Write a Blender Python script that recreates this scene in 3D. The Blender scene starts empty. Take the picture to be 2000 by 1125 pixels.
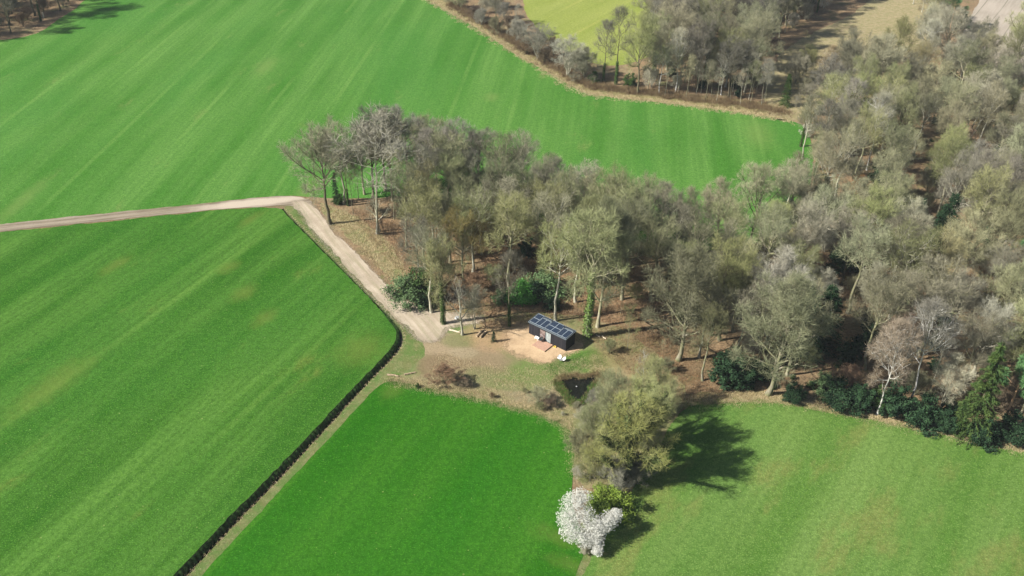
import bpy, math, random
import numpy as np
from mathutils import Matrix, Vector
from mathutils.geometry import tessellate_polygon

S = bpy.context.scene
COL = S.collection
# ------------------------------------------------------------------ camera
FPX = 1900.0                      # focal length in pixels of the 2000 px wide photograph
PITCH, ROLL, CAMH = 33.5, 1.0, 97.0
cam_d = bpy.data.cameras.new('camera'); cam = bpy.data.objects.new('camera', cam_d); COL.objects.link(cam)
cam_d.sensor_width = 36; cam_d.lens = FPX / 2000 * 36
cam_d.clip_start = 1; cam_d.clip_end = 9000
CR = Matrix.Rotation(math.radians(90 - PITCH), 3, 'X') @ Matrix.Rotation(math.radians(ROLL), 3, 'Z')
cam.matrix_world = Matrix.Translation((0, 0, CAMH)) @ CR.to_4x4()
S.camera = cam
# ------------------------------------------------------------------ world, sun, exposure
SUN_EL, SHADOW_DIR = 38.0, 16.0   # shadows fall to the right and a little away (degrees from +X towards +Y)
w = bpy.data.worlds.new('World'); S.world = w; w.use_nodes = True
nt = w.node_tree; sky = nt.nodes.new('ShaderNodeTexSky'); sky.sky_type = 'NISHITA'; sky.sun_disc = False
sky.sun_elevation = math.radians(SUN_EL)
sd = Vector((-math.cos(math.radians(SHADOW_DIR)), -math.sin(math.radians(SHADOW_DIR)), math.tan(math.radians(SUN_EL)))).normalized()
sky.sun_rotation = math.atan2(sd.x, sd.y)
nt.links.new(sky.outputs[0], nt.nodes['Background'].inputs[0]); nt.nodes['Background'].inputs[1].default_value = 0.052
sl = bpy.data.lights.new('sun', 'SUN'); sl.energy = 5.0; sl.angle = math.radians(0.53); sl.color = (1, .95, .86)
so = bpy.data.objects.new('sun', sl); COL.objects.link(so)
so.rotation_euler = sd.to_track_quat('Z', 'Y').to_euler()
S.view_settings.view_transform = 'Standard'; S.view_settings.look = 'None'
S.view_settings.exposure = 1.05; S.view_settings.gamma = 1

# ------------------------------------------------------------------ helpers
def G(px, py, z=0.0):
    """point of the ground seen at a pixel of the photograph"""
    d = CR @ Vector(((px - 1000) / FPX, -(py - 562.5) / FPX, -1))
    t = (z - CAMH) / d.z
    return Vector((d.x * t, d.y * t, z))
def proj(p):
    q = CR.transposed() @ (Vector(p) - Vector((0, 0, CAMH)))
    return 1000 - FPX * q.x / q.z, 562.5 + FPX * q.y / q.z
def height_to(px, py, topy):
    b = G(px, py); lo, hi = .1, 60
    for _ in range(30):
        m = (lo + hi) / 2
        if proj((b.x, b.y, m))[1] > topy: lo = m
        else: hi = m
    return lo

def mesh_np(name, verts, faces_list, mats=(), mat_idx=None, smooth=False):
    """faces_list: list of int arrays (n,3) or (n,4)"""
    me = bpy.data.meshes.new(name)
    verts = np.asarray(verts, np.float32)
    loops = np.concatenate([f.reshape(-1) for f in faces_list]).astype(np.int32)
    tot = np.concatenate([np.full(len(f), f.shape[1], np.int32) for f in faces_list])
    start = np.concatenate([[0], np.cumsum(tot)[:-1]]).astype(np.int32)
    me.vertices.add(len(verts)); me.vertices.foreach_set('co', verts.ravel())
    me.loops.add(len(loops)); me.loops.foreach_set('vertex_index', loops)
    me.polygons.add(len(tot)); me.polygons.foreach_set('loop_start', start); me.polygons.foreach_set('loop_total', tot)
    for m in mats: me.materials.append(m)
    if mat_idx is not None: me.polygons.foreach_set('material_index', mat_idx.astype(np.int32))
    if smooth: me.polygons.foreach_set('use_smooth', np.ones(len(tot), bool))
    me.update(calc_edges=True)
    return me

class MB:
    """collects primitive shapes, then makes ONE mesh"""
    def __init__(s): s.v = []; s.f = []
    def add(s, vs, fs):
        o = len(s.v); s.v += [tuple(v) for v in vs]; s.f += [tuple(i + o for i in f) for f in fs]
    def box(s, x0, x1, y0, y1, z0, z1):
        s.add([(x, y, z) for z in (z0, z1) for y in (y0, y1) for x in (x0, x1)],
              [(0, 2, 3, 1), (4, 5, 7, 6), (0, 1, 5, 4), (2, 6, 7, 3), (0, 4, 6, 2), (1, 3, 7, 5)])
    def tube(s, pts, rad, n=8):
        pts = [Vector(p) for p in pts]
        if not hasattr(rad, '__len__'): rad = [rad] * len(pts)
        vs = []
        for i, p in enumerate(pts):
            d = (pts[min(i + 1, len(pts) - 1)] - pts[max(i - 1, 0)]).normalized()
            a = d.cross(Vector((0, 0, 1)) if abs(d.z) < .9 else Vector((1, 0, 0))).normalized(); b = d.cross(a)
            for k in range(n):
                t = 2 * math.pi * k / n
                vs.append(p + (a * math.cos(t) + b * math.sin(t)) * rad[i])
        fs = [(i * n + k, i * n + (k + 1) % n, (i + 1) * n + (k + 1) % n, (i + 1) * n + k) for i in range(len(pts) - 1) for k in range(n)]
        fs += [tuple(range(n))[::-1], tuple((len(pts) - 1) * n + k for k in range(n))]
        s.add(vs, fs)
    def build(s, name, mat, parent=None, smooth=False, bevel=0):
        me = bpy.data.meshes.new(name); me.from_pydata(s.v, [], s.f); me.materials.append(mat)
        if smooth:
            for p in me.polygons: p.use_smooth = True
        me.update()
        o = bpy.data.objects.new(name, me); COL.objects.link(o); o.parent = parent
        if bevel:
            m = o.modifiers.new('bevel', 'BEVEL'); m.width = bevel; m.segments = 2
        return o
def tag(o, label=None, cat=None, group=None, kind=None):
    if label: o['label'] = label
    if cat: o['category'] = cat
    if group: o['group'] = group
    if kind: o['kind'] = kind
    return o
def empty(name, loc=(0, 0, 0), rz=0):
    o = bpy.data.objects.new(name, None); COL.objects.link(o); o.location = loc; o.rotation_euler = (0, 0, rz)
    o.empty_display_size = .5
    return o
def obj(name, me, parent=None):
    o = bpy.data.objects.new(name, me); COL.objects.link(o); o.parent = parent
    return o

# ------------------------------------------------------------------ node material helper
class NM:
    def __init__(s, name, rough=.9, spec=.2):
        s.m = bpy.data.materials.new(name); s.m.use_nodes = True; s.t = s.m.node_tree
        s.b = s.t.nodes['Principled BSDF']; s.b.inputs['Roughness'].default_value = rough
        s.b.inputs['Specular IOR Level'].default_value = spec
        s._geo = None
    def N(s, typ): return s.t.nodes.new('ShaderNode' + typ)
    def L(s, a, b): s.t.links.new(a, b)
    def setin(s, sock, v):
        if isinstance(v, bpy.types.NodeSocket): s.L(v, sock)
        else: sock.default_value = v
    @property
    def pos(s):
        if s._geo is None: s._geo = s.N('NewGeometry')
        return s._geo.outputs['Position']
    def objco(s): return s.N('TexCoord').outputs['Object']
    def rand(s): return s.N('ObjectInfo').outputs['Random']
    def mapping(s, vec, rz=0, scale=(1, 1, 1), loc=(0, 0, 0)):
        """rotate so that local X runs along angle rz, then scale"""
        r = s.N('Mapping'); r.inputs['Rotation'].default_value = (0, 0, -rz); s.L(vec, r.inputs['Vector'])
        q = s.N('Mapping'); q.inputs['Scale'].default_value = scale; q.inputs['Location'].default_value = loc
        s.L(r.outputs[0], q.inputs['Vector']); return q.outputs[0]
    def noise(s, vec, scale, detail=3, rough=.55, lo=0., hi=1., distort=0):
        n = s.N('TexNoise'); n.inputs['Scale'].default_value = scale; n.inputs['Detail'].default_value = detail
        n.inputs['Roughness'].default_value = rough; n.inputs['Distortion'].default_value = distort
        s.L(vec, n.inputs['Vector'])
        if (lo, hi) == (0., 1.): return n.outputs[0]
        return s.ramp(n.outputs[0], lo, hi)
    def ramp(s, v, lo, hi, a=0., b=1.):
        m = s.N('MapRange'); m.interpolation_type = 'SMOOTHSTEP'
        s.setin(m.inputs[0], v); m.inputs[1].default_value = lo; m.inputs[2].default_value = hi
        m.inputs[3].default_value = a; m.inputs[4].default_value = b
        return m.outputs[0]
    def math(s, op, a, b=0., c=0.):
        m = s.N('Math'); m.operation = op; s.setin(m.inputs[0], a); s.setin(m.inputs[1], b); s.setin(m.inputs[2], c); return m.outputs[0]
    def mix(s, f, a, b, mode='MIX'):
        m = s.N('Mix'); m.data_type = 'RGBA'; m.blend_type = mode
        s.setin(m.inputs[0], f)
        for i, v in ((6, a), (7, b)):
            s.setin(m.inputs[i], v if isinstance(v, bpy.types.NodeSocket) else tuple(v) + ((1,) if len(v) == 3 else ()))
        return m.outputs[2]
    def color(s, c): s.setin(s.b.inputs['Base Color'], c if isinstance(c, bpy.types.NodeSocket) else tuple(c) + (1,)); return s
    def bump(s, h, strength=.5, dist=.1):
        b = s.N('Bump'); b.inputs['Strength'].default_value = strength; b.inputs['Distance'].default_value = dist
        s.L(h, b.inputs['Height']); s.L(b.outputs[0], s.b.inputs['Normal']); return s
    def ellipse(s, c, rx, ry, rz=0, soft=.25, wob=.25, wscale=.25):
        """patch of a surface: 1 inside an ellipse on the ground, wobbly edge"""
        mp = s.N('Mapping'); mp.vector_type = 'TEXTURE'
        mp.inputs['Location'].default_value = (c.x, c.y, 0); mp.inputs['Rotation'].default_value = (0, 0, rz)
        mp.inputs['Scale'].default_value = (rx, ry, 1e6)
        s.L(s.pos, mp.inputs['Vector'])
        ln = s.N('VectorMath'); ln.operation = 'LENGTH'; s.L(mp.outputs[0], ln.inputs[0])
        n = s.noise(s.pos, wscale, 5, .65)
        d = s.math('ADD', ln.outputs['Value'], s.math('MULTIPLY', s.math('SUBTRACT', n, .5), wob * 2.5))
        return s.ramp(d, 1 + soft, 1 - soft)

def simple(name, col, rough=.7, spec=.3, var=.12, scale=6, bump=0, metallic=0):
    m = NM(name, rough, spec); n = m.noise(m.objco(), scale, 4, .6)
    m.color(m.mix(m.ramp(n, .3, .7), [c * (1 - var) for c in col], [min(1, c * (1 + var)) for c in col]))
    m.b.inputs['Metallic'].default_value = metallic
    if bump: m.bump(n, bump, .02)
    return m.m

# directions on the ground (from pixel pairs)
def gdir(a, b):
    p, q = G(*a), G(*b); return math.atan2(q.y - p.y, q.x - p.x)
STR_NW = gdir((60, 160), (260, 16))
STR_W = gdir((90, 800), (190, 725))
STR_S = gdir((480, 1000), (760, 700))
STR_E = gdir((1500, 1100), (1650, 840))

def grass_mat(name, dark, light, yellow, ang, stripe=1.0, ypatch=.62, seed=0.0, lines=.5, spots=()):
    m = NM(name, 1., .02)
    P = m.pos
    v = m.mapping(P, ang, (.012, .11, 1), (seed, seed * 1.7, 0))
    wide = m.noise(v, 1, 3, .5, .40, .60)
    wv = m.N('TexWave'); wv.wave_type = 'BANDS'; wv.bands_direction = 'Y'; wv.inputs['Scale'].default_value = .034
    wv.inputs['Distortion'].default_value = 1.6; wv.inputs['Detail'].default_value = 2; wv.inputs['Detail Scale'].default_value = .25
    m.L(m.mapping(P, ang, (.35, 1, 1), (seed, 0, 0)), wv.inputs['Vector'])
    wide = m.math('ADD', m.math('MULTIPLY', wide, .65), m.math('MULTIPLY', wv.outputs[1], .35))
    v2 = m.mapping(P, ang, (.02, .9, 1), (seed * 2, 0, 0))
    fine = m.noise(v2, 1, 4, .6, .3, .7)
    big = m.noise(P, .03, 3, .5, .3, .7)
    c = m.mix(m.math('MULTIPLY', wide, stripe), dark, light)
    c = m.mix(m.math('MULTIPLY', m.math('SUBTRACT', 1, fine), lines), c, [x * .72 for x in dark])
    c = m.mix(m.math('MULTIPLY', big, .25), c, light)
    blu = m.noise(m.mapping(P, ang, (.012, .03, 1), (seed + 3, 8, 0)), 1, 4, .55, .48, .66)
    c = m.mix(m.math('MULTIPLY', blu, .5), c, (dark[0] * 1.3, dark[1] * 1.18, dark[2] * 2.0))
    tl = m.N('TexWave'); tl.wave_type = 'BANDS'; tl.bands_direction = 'Y'; tl.inputs['Scale'].default_value = .021
    tl.inputs['Distortion'].default_value = .25; tl.inputs['Detail'].default_value = 1; m.L(m.mapping(P, ang, (.3, 1, 1), (seed, 0, 0)), tl.inputs['Vector'])
    wheel = m.math('MULTIPLY', m.ramp(tl.outputs[1], .975, .997), m.noise(m.mapping(P, ang, (.02, .05, 1), (seed * 4, 0, 0)), 1, 2, .5, .45, .6))
    c = m.mix(m.math('MULTIPLY', wheel, .3 * stripe), c, [light[0] * 1.6, light[1] * 1.3, light[2] * 1.5])
    ymp = m.mapping(P, ang, (.05, .13, 1), (seed * 3, 4, 0))
    yp = m.noise(ymp, 1, 5, .65, ypatch, ypatch + .16)
    c = m.mix(m.math('MULTIPLY', yp, .75), c, yellow)
    g1 = m.noise(P, 1.6, 5, .75, .28, .72)
    c = m.mix(m.math('MULTIPLY', g1, .62), c, [x * .45 for x in dark])
    g3 = m.noise(P, .55, 4, .7, .45, .72)
    c = m.mix(m.math('MULTIPLY', g3, .14), c, [x * 1.15 for x in light])
    g2 = m.noise(P, 5, 2, .8, .5, .75)
    c = m.mix(m.math('MULTIPLY', g2, .6), c, [x * 1.5 for x in light])
    sp = m.noise(P, 2.3, 0, .5, .83, .86)
    c = m.mix(m.math('MULTIPLY', sp, .4), c, (.28, .31, .12))
    for (px, py, rx, ry) in spots:      # worn, yellowed places
        c = m.mix(m.math('MULTIPLY', m.ellipse(G(px, py), rx, ry, ang, .9, .7, .5), .38), c, yellow)
    m.color(c)
    m.bump(m.noise(P, 3.2, 5, .8), .55, .16)
    return m.m

M = {}
M['field_nw'] = grass_mat('meadow_far_green', (.038, .145, .014), (.115, .240, .052), (.15, .21, .06), STR_NW, .9, .60, 1.3, .5, [(960, 190, 2.5, 1.5), (520, 130, 6, 2), (1480, 260, 7, 3), (40, 395, 9, 1.5), (600, 375, 6, 2)])
M['field_w'] = grass_mat('meadow_left_green', (.021, .100, .006), (.092, .200, .034), (.135, .165, .035), STR_W, 1.1, .60, 5.2, .6, [(446, 523, 2.2, 1.2), (477, 572, 2.4, 1.5), (516, 621, 2.4, 1.3), (223, 519, 3, 1.2), (704, 683, 4, 3), (100, 754, 7, 2.2), (610, 880, 3, 1), (490, 428, 3, 1)])
M['field_s'] = grass_mat('meadow_lush_green', (.016, .105, .004), (.050, .155, .014), (.11, .15, .03), STR_S, .9, .66, 9.1, .4, [(1095, 1050, 1.2, 3.2), (770, 760, 2.5, 1.5), (1118, 1105, 1, 3)])
M['field_e'] = grass_mat('meadow_right_green', (.062, .150, .020), (.150, .235, .062), (.17, .18, .055), STR_E, 1.0, .50, 12.4, .45)
M['field_y'] = grass_mat('meadow_yellow_green', (.19, .24, .045), (.28, .31, .085), (.31, .32, .10), STR_E, .9, .6, 2.4, .2)

def floor_mat():
    m = NM('forest_floor_litter', .95, .05); P = m.pos
    a = m.noise(P, .25, 6, .7, .35, .65)
    c = m.mix(a, (.20, .145, .085), (.29, .20, .115))
    b = m.noise(m.mapping(P, 0, (1, 1, 1), (31, 7, 0)), .12, 5, .65, .5, .68)
    c = m.mix(m.math('MULTIPLY', b, .8), c, (.27, .23, .13))
    g = m.noise(m.mapping(P, 0, (1, 1, 1), (3, 57, 0)), .16, 5, .65, .52, .7)
    c = m.mix(m.math('MULTIPLY', g, .75), c, (.10, .13, .045))
    k = m.noise(P, 2.2, 5, .8, .42, .72)
    c = m.mix(m.math('MULTIPLY', k, .75), c, (.07, .05, .035))
    o = m.noise(P, 3.5, 3, .7, .6, .75)
    c = m.mix(m.math('MULTIPLY', o, .6), c, (.46, .32, .20))
    m.color(c); m.bump(m.noise(P, 2, 6, .8), 1, .3); return m.m
M['floor'] = floor_mat()

def straw_mat(name='dry_verge_grass', green=.5, base=(.30, .24, .13)):
    m = NM(name, .95, .05); P = m.pos
    c = m.mix(m.noise(P, .8, 5, .7, .35, .65), base, (base[0] * .7, base[1] * .75, base[2] * .6))
    c = m.mix(m.math('MULTIPLY', m.noise(m.mapping(P, 0, (1, 1, 1), (9, 9, 0)), .35, 5, .7, .4, .62), green), c, (.085, .16, .035))
    c = m.mix(m.math('MULTIPLY', m.noise(P, 3, 4, .8, .48, .72), .6), c, (.10, .08, .045))
    c = m.mix(m.math('MULTIPLY', m.noise(P, 4.4, 3, .8, .58, .75), .6), c, (.46, .40, .26))
    m.color(c); m.bump(m.noise(P, 3, 5, .8), 1, .25); return m.m
M['verge'] = straw_mat('verge_grass_and_straw', .85, (.19, .20, .085))
M['straw'] = straw_mat('dry_straw_ground', .25)
M['dryfield'] = straw_mat('dry_tan_field', .12, (.34, .28, .17))

def clearing_mat():
    m = NM('clearing_soil_grass', .95, .05); P = m.pos
    c = m.mix(m.noise(P, .35, 6, .7, .35, .65), (.27, .215, .125), (.20, .185, .09))
    n = m.noise(m.mapping(P, 0, (1, 1, 1), (9, 19, 0)), .3, 6, .7, .42, .62)
    c = m.mix(m.math('MULTIPLY', n, .55), c, (.11, .16, .045))
    # trampled brown soil
    for (px, py, rx, ry, col, st) in ((900, 700, 6.5, 5.0, (.235, .175, .11), .8), (960, 715, 5, 3, (.215, .165, .10), .7),
                                      (860, 672, 4.2, 3.4, (.30, .235, .15), .8),
                                      (800, 700, 1.6, 5, (.13, .18, .06), .8), (1150, 705, 5.5, 3.4, (.085, .18, .03), .95),
                                      (1045, 726, 4.6, 3.2, (.105, .175, .04), .8), (900, 665, 3, 2, (.12, .15, .05), .6),
                                      (1200, 715, 4, 6, (.27, .20, .11), .7), (985, 655, 6, 4.2, (.36, .235, .135), .7),
                                      (1060, 770, 6, 3, (.24, .20, .13), .7), (890, 745, 6, 2.2, (.20, .17, .10), .6),
                                      (885, 640, 1.8, 1.6, (.09, .16, .045), .8), (1000, 745, 5, 2.2, (.12, .17, .05), .6), (940, 730, 3, 2, (.13, .165, .06), .55),
                                      (1045, 752, 3, 2, (.14, .17, .06), .6), (845, 715, 2.5, 3, (.16, .115, .065), .6), (905, 690, 2.2, 1.5, (.30, .25, .16), .6)):
        e = m.ellipse(G(px, py), rx, ry, 0, .35, .45, .3)
        c = m.mix(m.math('MULTIPLY', e, st), c, col)
    c = m.mix(m.math('MULTIPLY', m.noise(P, 2.2, 5, .8, .46, .72), .6), c, (.085, .07, .04))
    c = m.mix(m.math('MULTIPLY', m.noise(P, 5, 3, .8, .56, .75), .5), c, (.42, .36, .23))
    m.color(c); m.bump(m.noise(P, 3, 6, .8), .9, .2); return m.m
M['clearing'] = clearing_mat()
def chips_mat():
    m = NM('wood_chips', .9, .1); P = m.pos
    c = m.mix(m.noise(P, .6, 5, .7, .35, .65), (.47, .345, .215), (.38, .27, .165))
    c = m.mix(m.math('MULTIPLY', m.noise(P, 5, 4, .85, .5, .7), .6), c, (.22, .14, .08))
    c = m.mix(m.math('MULTIPLY', m.noise(P, 7, 3, .85, .55, .7), .6), c, (.60, .46, .32))
    m.color(c); m.bump(m.noise(P, 6, 4, .8), .7, .06); return m.m
M['chips'] = chips_mat()
def sand_mat():
    m = NM('pale_sand_track', .95, .1); P = m.pos
    ang = gdir((600, 400), (820, 650))
    c = m.mix(m.noise(P, .25, 5, .6, .35, .65), (.42, .355, .275), (.33, .275, .21))
    ru = m.noise(m.mapping(P, ang, (.06, 1.6, 1)), 1, 3, .5, .42, .6)
    c = m.mix(m.math('MULTIPLY', ru, .55), c, (.27, .22, .155))
    mid = m.noise(m.mapping(P, ang, (.08, .9, 1), (5, 2, 0)), 1, 4, .6, .5, .64)
    c = m.mix(m.math('MULTIPLY', mid, .4), c, (.21, .20, .11))
    c = m.mix(m.math('MULTIPLY', m.noise(P, 3, 5, .8, .5, .75), .5), c, (.22, .18, .13))
    c = m.mix(m.math('MULTIPLY', m.noise(P, 4, 4, .8, .5, .7), .4), c, (.50, .45, .37))
    m.color(c); m.bump(m.noise(P, 2.5, 5, .7), .6, .1); return m.m
M['sand'] = sand_mat()
def mud_mat():
    m = NM('brown_rutted_track', .95, .1); P = m.pos
    ang = gdir((100, 438), (500, 396))
    c = m.mix(m.noise(P, .25, 5, .6, .35, .65), (.20, .165, .12), (.155, .125, .09))
    ru = m.noise(m.mapping(P, ang, (.03, 1.1, 1)), 1, 4, .6, .40, .58)
    c = m.mix(m.math('MULTIPLY', ru, .7), c, (.30, .255, .195))
    ru2 = m.noise(m.mapping(P, ang, (.03, 1.3, 1), (7, 3, 0)), 1, 4, .6, .52, .66)
    c = m.mix(m.math('MULTIPLY', ru2, .7), c, (.13, .12, .06))
    c = m.mix(m.math('MULTIPLY', m.noise(P, 3, 5, .8, .5, .75), .5), c, (.12, .09, .06))
    c = m.mix(m.ellipse(G(500, 396), 11, 1.6, ang, .4, .3), c, (.40, .34, .27))
    m.color(c); m.bump(m.noise(P, 2, 5, .7), .8, .15); return m.m
M['mud'] = mud_mat()
def plough_mat():
    m = NM('ploughed_soil', .95, .05); P = m.pos
    ang = gdir((1935, 75), (1975, 20))
    c = m.mix(m.noise(P, .06, 4, .6, .35, .65), (.33, .285, .235), (.27, .235, .19))
    v = m.mapping(P, ang, (1, 1, 1))
    wv = m.N('TexWave'); wv.wave_type = 'BANDS'; wv.bands_direction = 'Y'; wv.inputs['Scale'].default_value = .055
    wv.inputs['Distortion'].default_value = .4; wv.inputs['Detail'].default_value = 2; m.L(v, wv.inputs['Vector'])
    c = m.mix(m.math('MULTIPLY', m.ramp(wv.outputs[1], .985, .999), .7), c, (.13, .12, .085))
    c = m.mix(m.math('MULTIPLY', m.noise(m.mapping(P, ang, (.1, 1.5, 1)), 1, 3, .6, .4, .6), .3), c, (.40, .36, .30))
    m.color(c); m.bump(m.noise(P, 1.5, 4, .7), .6, .1); return m.m
M['plough'] = plough_mat()
def bank_mat():
    m = NM('ditch_bank_grass', .95, .1); P = m.pos
    c = m.mix(m.noise(P, 1.2, 5, .7, .35, .65), (.05, .085, .025), (.09, .10, .04))
    c = m.mix(m.math('MULTIPLY', m.noise(P, 3, 4, .8, .5, .7), .6), c, (.15, .13, .07))
    m.color(c); m.bump(m.noise(P, 4, 5, .8), 1, .2); return m.m
M['bank'] = bank_mat()
mw = NM('dark_still_water', .06, .5); mw.color((.008, .009, .008)); mw.bump(mw.noise(mw.pos, 3, 2, .5), .06, .02); M['water'] = mw.m

def bark(name, a, b, moss=None, ms=.5, ivy_to=None):
    m = NM(name, .9, .1); P = m.objco()
    v = m.mapping(P, 0, (1, 1, .25))
    c = m.mix(m.noise(v, 4, 5, .7, .35, .65), a, b)
    if moss: c = m.mix(m.math('MULTIPLY', m.noise(P, .8, 4, .7, .4, .6), ms), c, moss)
    hs = m.N('HueSaturation'); m.L(c, hs.inputs['Color']); m.L(m.ramp(m.rand(), 0, 1, .8, 1.2), hs.inputs['Value'])
    m.color(hs.outputs[0]); m.bump(m.noise(v, 8, 4, .7), .6, .05); return m.m
def twig(name, a, b, hue=.012):
    m = NM(name, .85, .15)
    P = m.objco()
    c = m.mix(m.noise(P, .35, 3, .6, .35, .65), a, b)
    hs = m.N('HueSaturation'); m.L(c, hs.inputs['Color'])
    m.L(m.ramp(m.rand(), 0, 1, .62, 1.22), hs.inputs['Value'])
    r2 = m.math('FRACT', m.math('MULTIPLY', m.rand(), 7.31))
    m.L(m.ramp(r2, 0, 1, .5 - hue, .5 + hue), hs.inputs['Hue'])
    r3 = m.math('FRACT', m.math('MULTIPLY', m.rand(), 3.17))
    m.L(m.ramp(r3, 0, 1, .95, 1.38), hs.inputs['Saturation'])
    m.color(hs.outputs[0]); return m.m
M['bark_grey'] = bark('grey_mossy_bark', (.20, .18, .13), (.33, .30, .23), (.17, .19, .07), .7)
M['bark_dark'] = bark('dark_oak_bark', (.09, .075, .055), (.17, .145, .10), (.10, .12, .04), .5)
M['bark_pale'] = bark('pale_smooth_bark', (.30, .28, .22), (.42, .40, .33), (.22, .23, .13), .5)
M['bark_birch'] = bark('white_birch_bark', (.46, .45, .41), (.60, .59, .56), (.12, .11, .09), .55)
M['bark_pine'] = bark('orange_pine_bark', (.36, .21, .12), (.48, .30, .18))
M['tw_olive'] = twig('olive_mossy_twigs', (.195, .205, .115), (.27, .275, .165))
M['tw_grey'] = twig('grey_brown_twigs', (.215, .208, .145), (.29, .28, .20))
M['tw_purple'] = twig('purplish_grey_twigs', (.19, .178, .145), (.25, .235, .195))
M['tw_pale'] = twig('pale_silvery_twigs', (.29, .28, .22), (.37, .36, .29))
M['tw_yellow'] = twig('yellow_ochre_twigs', (.27, .235, .11), (.33, .29, .15))
M['tw_birch'] = twig('reddish_birch_twigs', (.22, .185, .13), (.28, .24, .175))
M['tw_willow'] = twig('yellow_green_willow_twigs', (.29, .305, .15), (.36, .375, .205))
M['tw_bramble'] = twig('brown_bramble_stems', (.19, .14, .10), (.27, .21, .15))
M['tw_orange'] = twig('orange_brown_dead_leaves', (.33, .17, .07), (.40, .23, .10))
def leaf(name, a, b, rough=.5, spec=.4, trans=0.):
    m = NM(name, rough, spec); P = m.objco()
    c = m.mix(m.noise(P, 1.1, 4, .7, .35, .65), a, b)
    hs = m.N('HueSaturation'); m.L(c, hs.inputs['Color']); m.L(m.ramp(m.rand(), 0, 1, .85, 1.15), hs.inputs['Value'])
    m.color(hs.outputs[0]); return m.m
M['lf_holly'] = leaf('dark_holly_leaves', (.012, .032, .015), (.034, .072, .030), .75, .12)
M['lf_holly2'] = leaf('dark_olive_leaves', (.02, .042, .010), (.045, .075, .022), .8, .1)
M['lf_rhodo'] = leaf('bright_green_leaves', (.05, .20, .025), (.10, .30, .045))
M['lf_grey'] = leaf('grey_green_leaves', (.075, .13, .05), (.125, .19, .085), .75, .12)
M['lf_ivy'] = leaf('ivy_leaves', (.03, .065, .015), (.06, .105, .026), .75, .12)
M['lf_ivy2'] = leaf('olive_ivy_leaves', (.06, .085, .025), (.105, .13, .05), .8, .1)
M['lf_ivyb'] = leaf('fresh_ivy_leaves', (.07, .13, .022), (.12, .185, .045))
M['lf_spruce'] = leaf('spruce_needles', (.035, .075, .018), (.085, .13, .03), .7, .2)
M['lf_pine'] = leaf('pine_needles', (.06, .14, .05), (.10, .20, .075), .7, .2)
M['lf_lime'] = leaf('young_lime_green_leaves', (.13, .21, .025), (.21, .29, .04), .6, .2)
M['petal'] = leaf('white_blossom', (.55, .55, .50), (.68, .68, .63), .9, .05)

# ------------------------------------------------------------------ ground sheets
def chaikin(p, it=2, closed=True):
    p = np.asarray(p, float)
    for _ in range(it):
        q = np.roll(p, -1, 0) if closed else p[1:]
        a = p if closed else p[:-1]
        n = np.empty((2 * len(q), 2)); n[0::2] = a * .75 + q * .25; n[1::2] = a * .25 + q * .75
        if not closed: n = np.vstack([p[:1], n, p[-1:]])
        p = n
    return p
def ragged(p, step, amp, seed, closed=True):
    """resample and push every boundary point sideways by fractal noise"""
    p = np.asarray(p, float)
    if closed: p = np.vstack([p, p[:1]])
    d = np.r_[0, np.cumsum(np.linalg.norm(np.diff(p, axis=0), axis=1))]
    n = max(8, int(d[-1] / step)); t = np.linspace(0, d[-1], n, endpoint=not closed)
    q = np.c_[np.interp(t, d, p[:, 0]), np.interp(t, d, p[:, 1])]
    rng = np.random.default_rng(seed)
    off = np.zeros(n)
    for o, a in ((1, 1.), (3, .6), (8, .45)):
        k = max(2, int(n / (12 / o)))
        r = rng.normal(0, 1, k + 1); r[-1] = r[0]
        off += a * np.interp(np.linspace(0, k, n), np.arange(k + 1), r)
    tan = np.gradient(q, axis=0); nr = np.c_[tan[:, 1], -tan[:, 0]]; nr /= np.linalg.norm(nr, axis=1)[:, None] + 1e-9
    return q + nr * (off * amp * .5)[:, None]
def pxpoly(pts, smooth=2):
    w_ = [tuple(G(*p).xy) for p in pts]
    return chaikin(w_, smooth) if smooth else np.array(w_)
def sheet(name, loops, z, mat, kind='structure', label=None):
    lv = [[Vector((x, y, z)) for x, y in l] for l in loops]
    tris = tessellate_polygon(lv)
    flat = [v for l in lv for v in l]
    A = np.array([v[:] for v in flat]); F = []
    for t in tris:
        a, b, c = (A[i] for i in t)
        F.append(t if np.cross(b - a, c - a)[2] > 0 else (t[0], t[2], t[1]))
    me = mesh_np(name, A, [np.array(F)], [mat])
    o = obj(name, me); o['kind'] = kind
    if label: o['label'] = label
    return o

# ditch centre line: thin part from the track bend to the corner, then the wide part to the lower left
DIT = [(552, 408), (600, 457), (650, 507), (700, 556), (745, 602), (775, 634), (784, 652), (778, 676), (745, 712),
       (690, 768), (620, 845), (540, 930), (450, 1020), (362, 1115), (300, 1180), (200, 1290)]
dc = chaikin([tuple(G(*p).xy) for p in DIT], 2, False)
dd = np.r_[0, np.cumsum(np.linalg.norm(np.diff(dc, axis=0), axis=1))]
n_ = int(dd[-1] / .8); tt = np.linspace(0, dd[-1], n_)
dc = np.c_[np.interp(tt, dd, dc[:, 0]), np.interp(tt, dd, dc[:, 1])]
tn = np.gradient(dc, axis=0); tn /= np.linalg.norm(tn, axis=1)[:, None]
left_n = np.c_[tn[:, 1], -tn[:, 0]]            # towards the left (west) bank for a line running towards the camera
corner_t = tt[np.argmin(np.linalg.norm(dc - np.array(G(784, 655).xy), axis=1))]
wide = np.interp(tt, [0, corner_t - 12, corner_t + 3, tt[-1]], [.28, .34, .74, .78])   # half width
rngd = np.random.default_rng(5)
jl = rngd.normal(0, .07, n_); jr = rngd.normal(0, .07, n_)
D_left = dc + left_n * (wide + jl)[:, None]; D_right = dc - left_n * (wide + jr)[:, None]
hole = np.vstack([D_left, D_right[::-1]])
big = 4000
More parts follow.
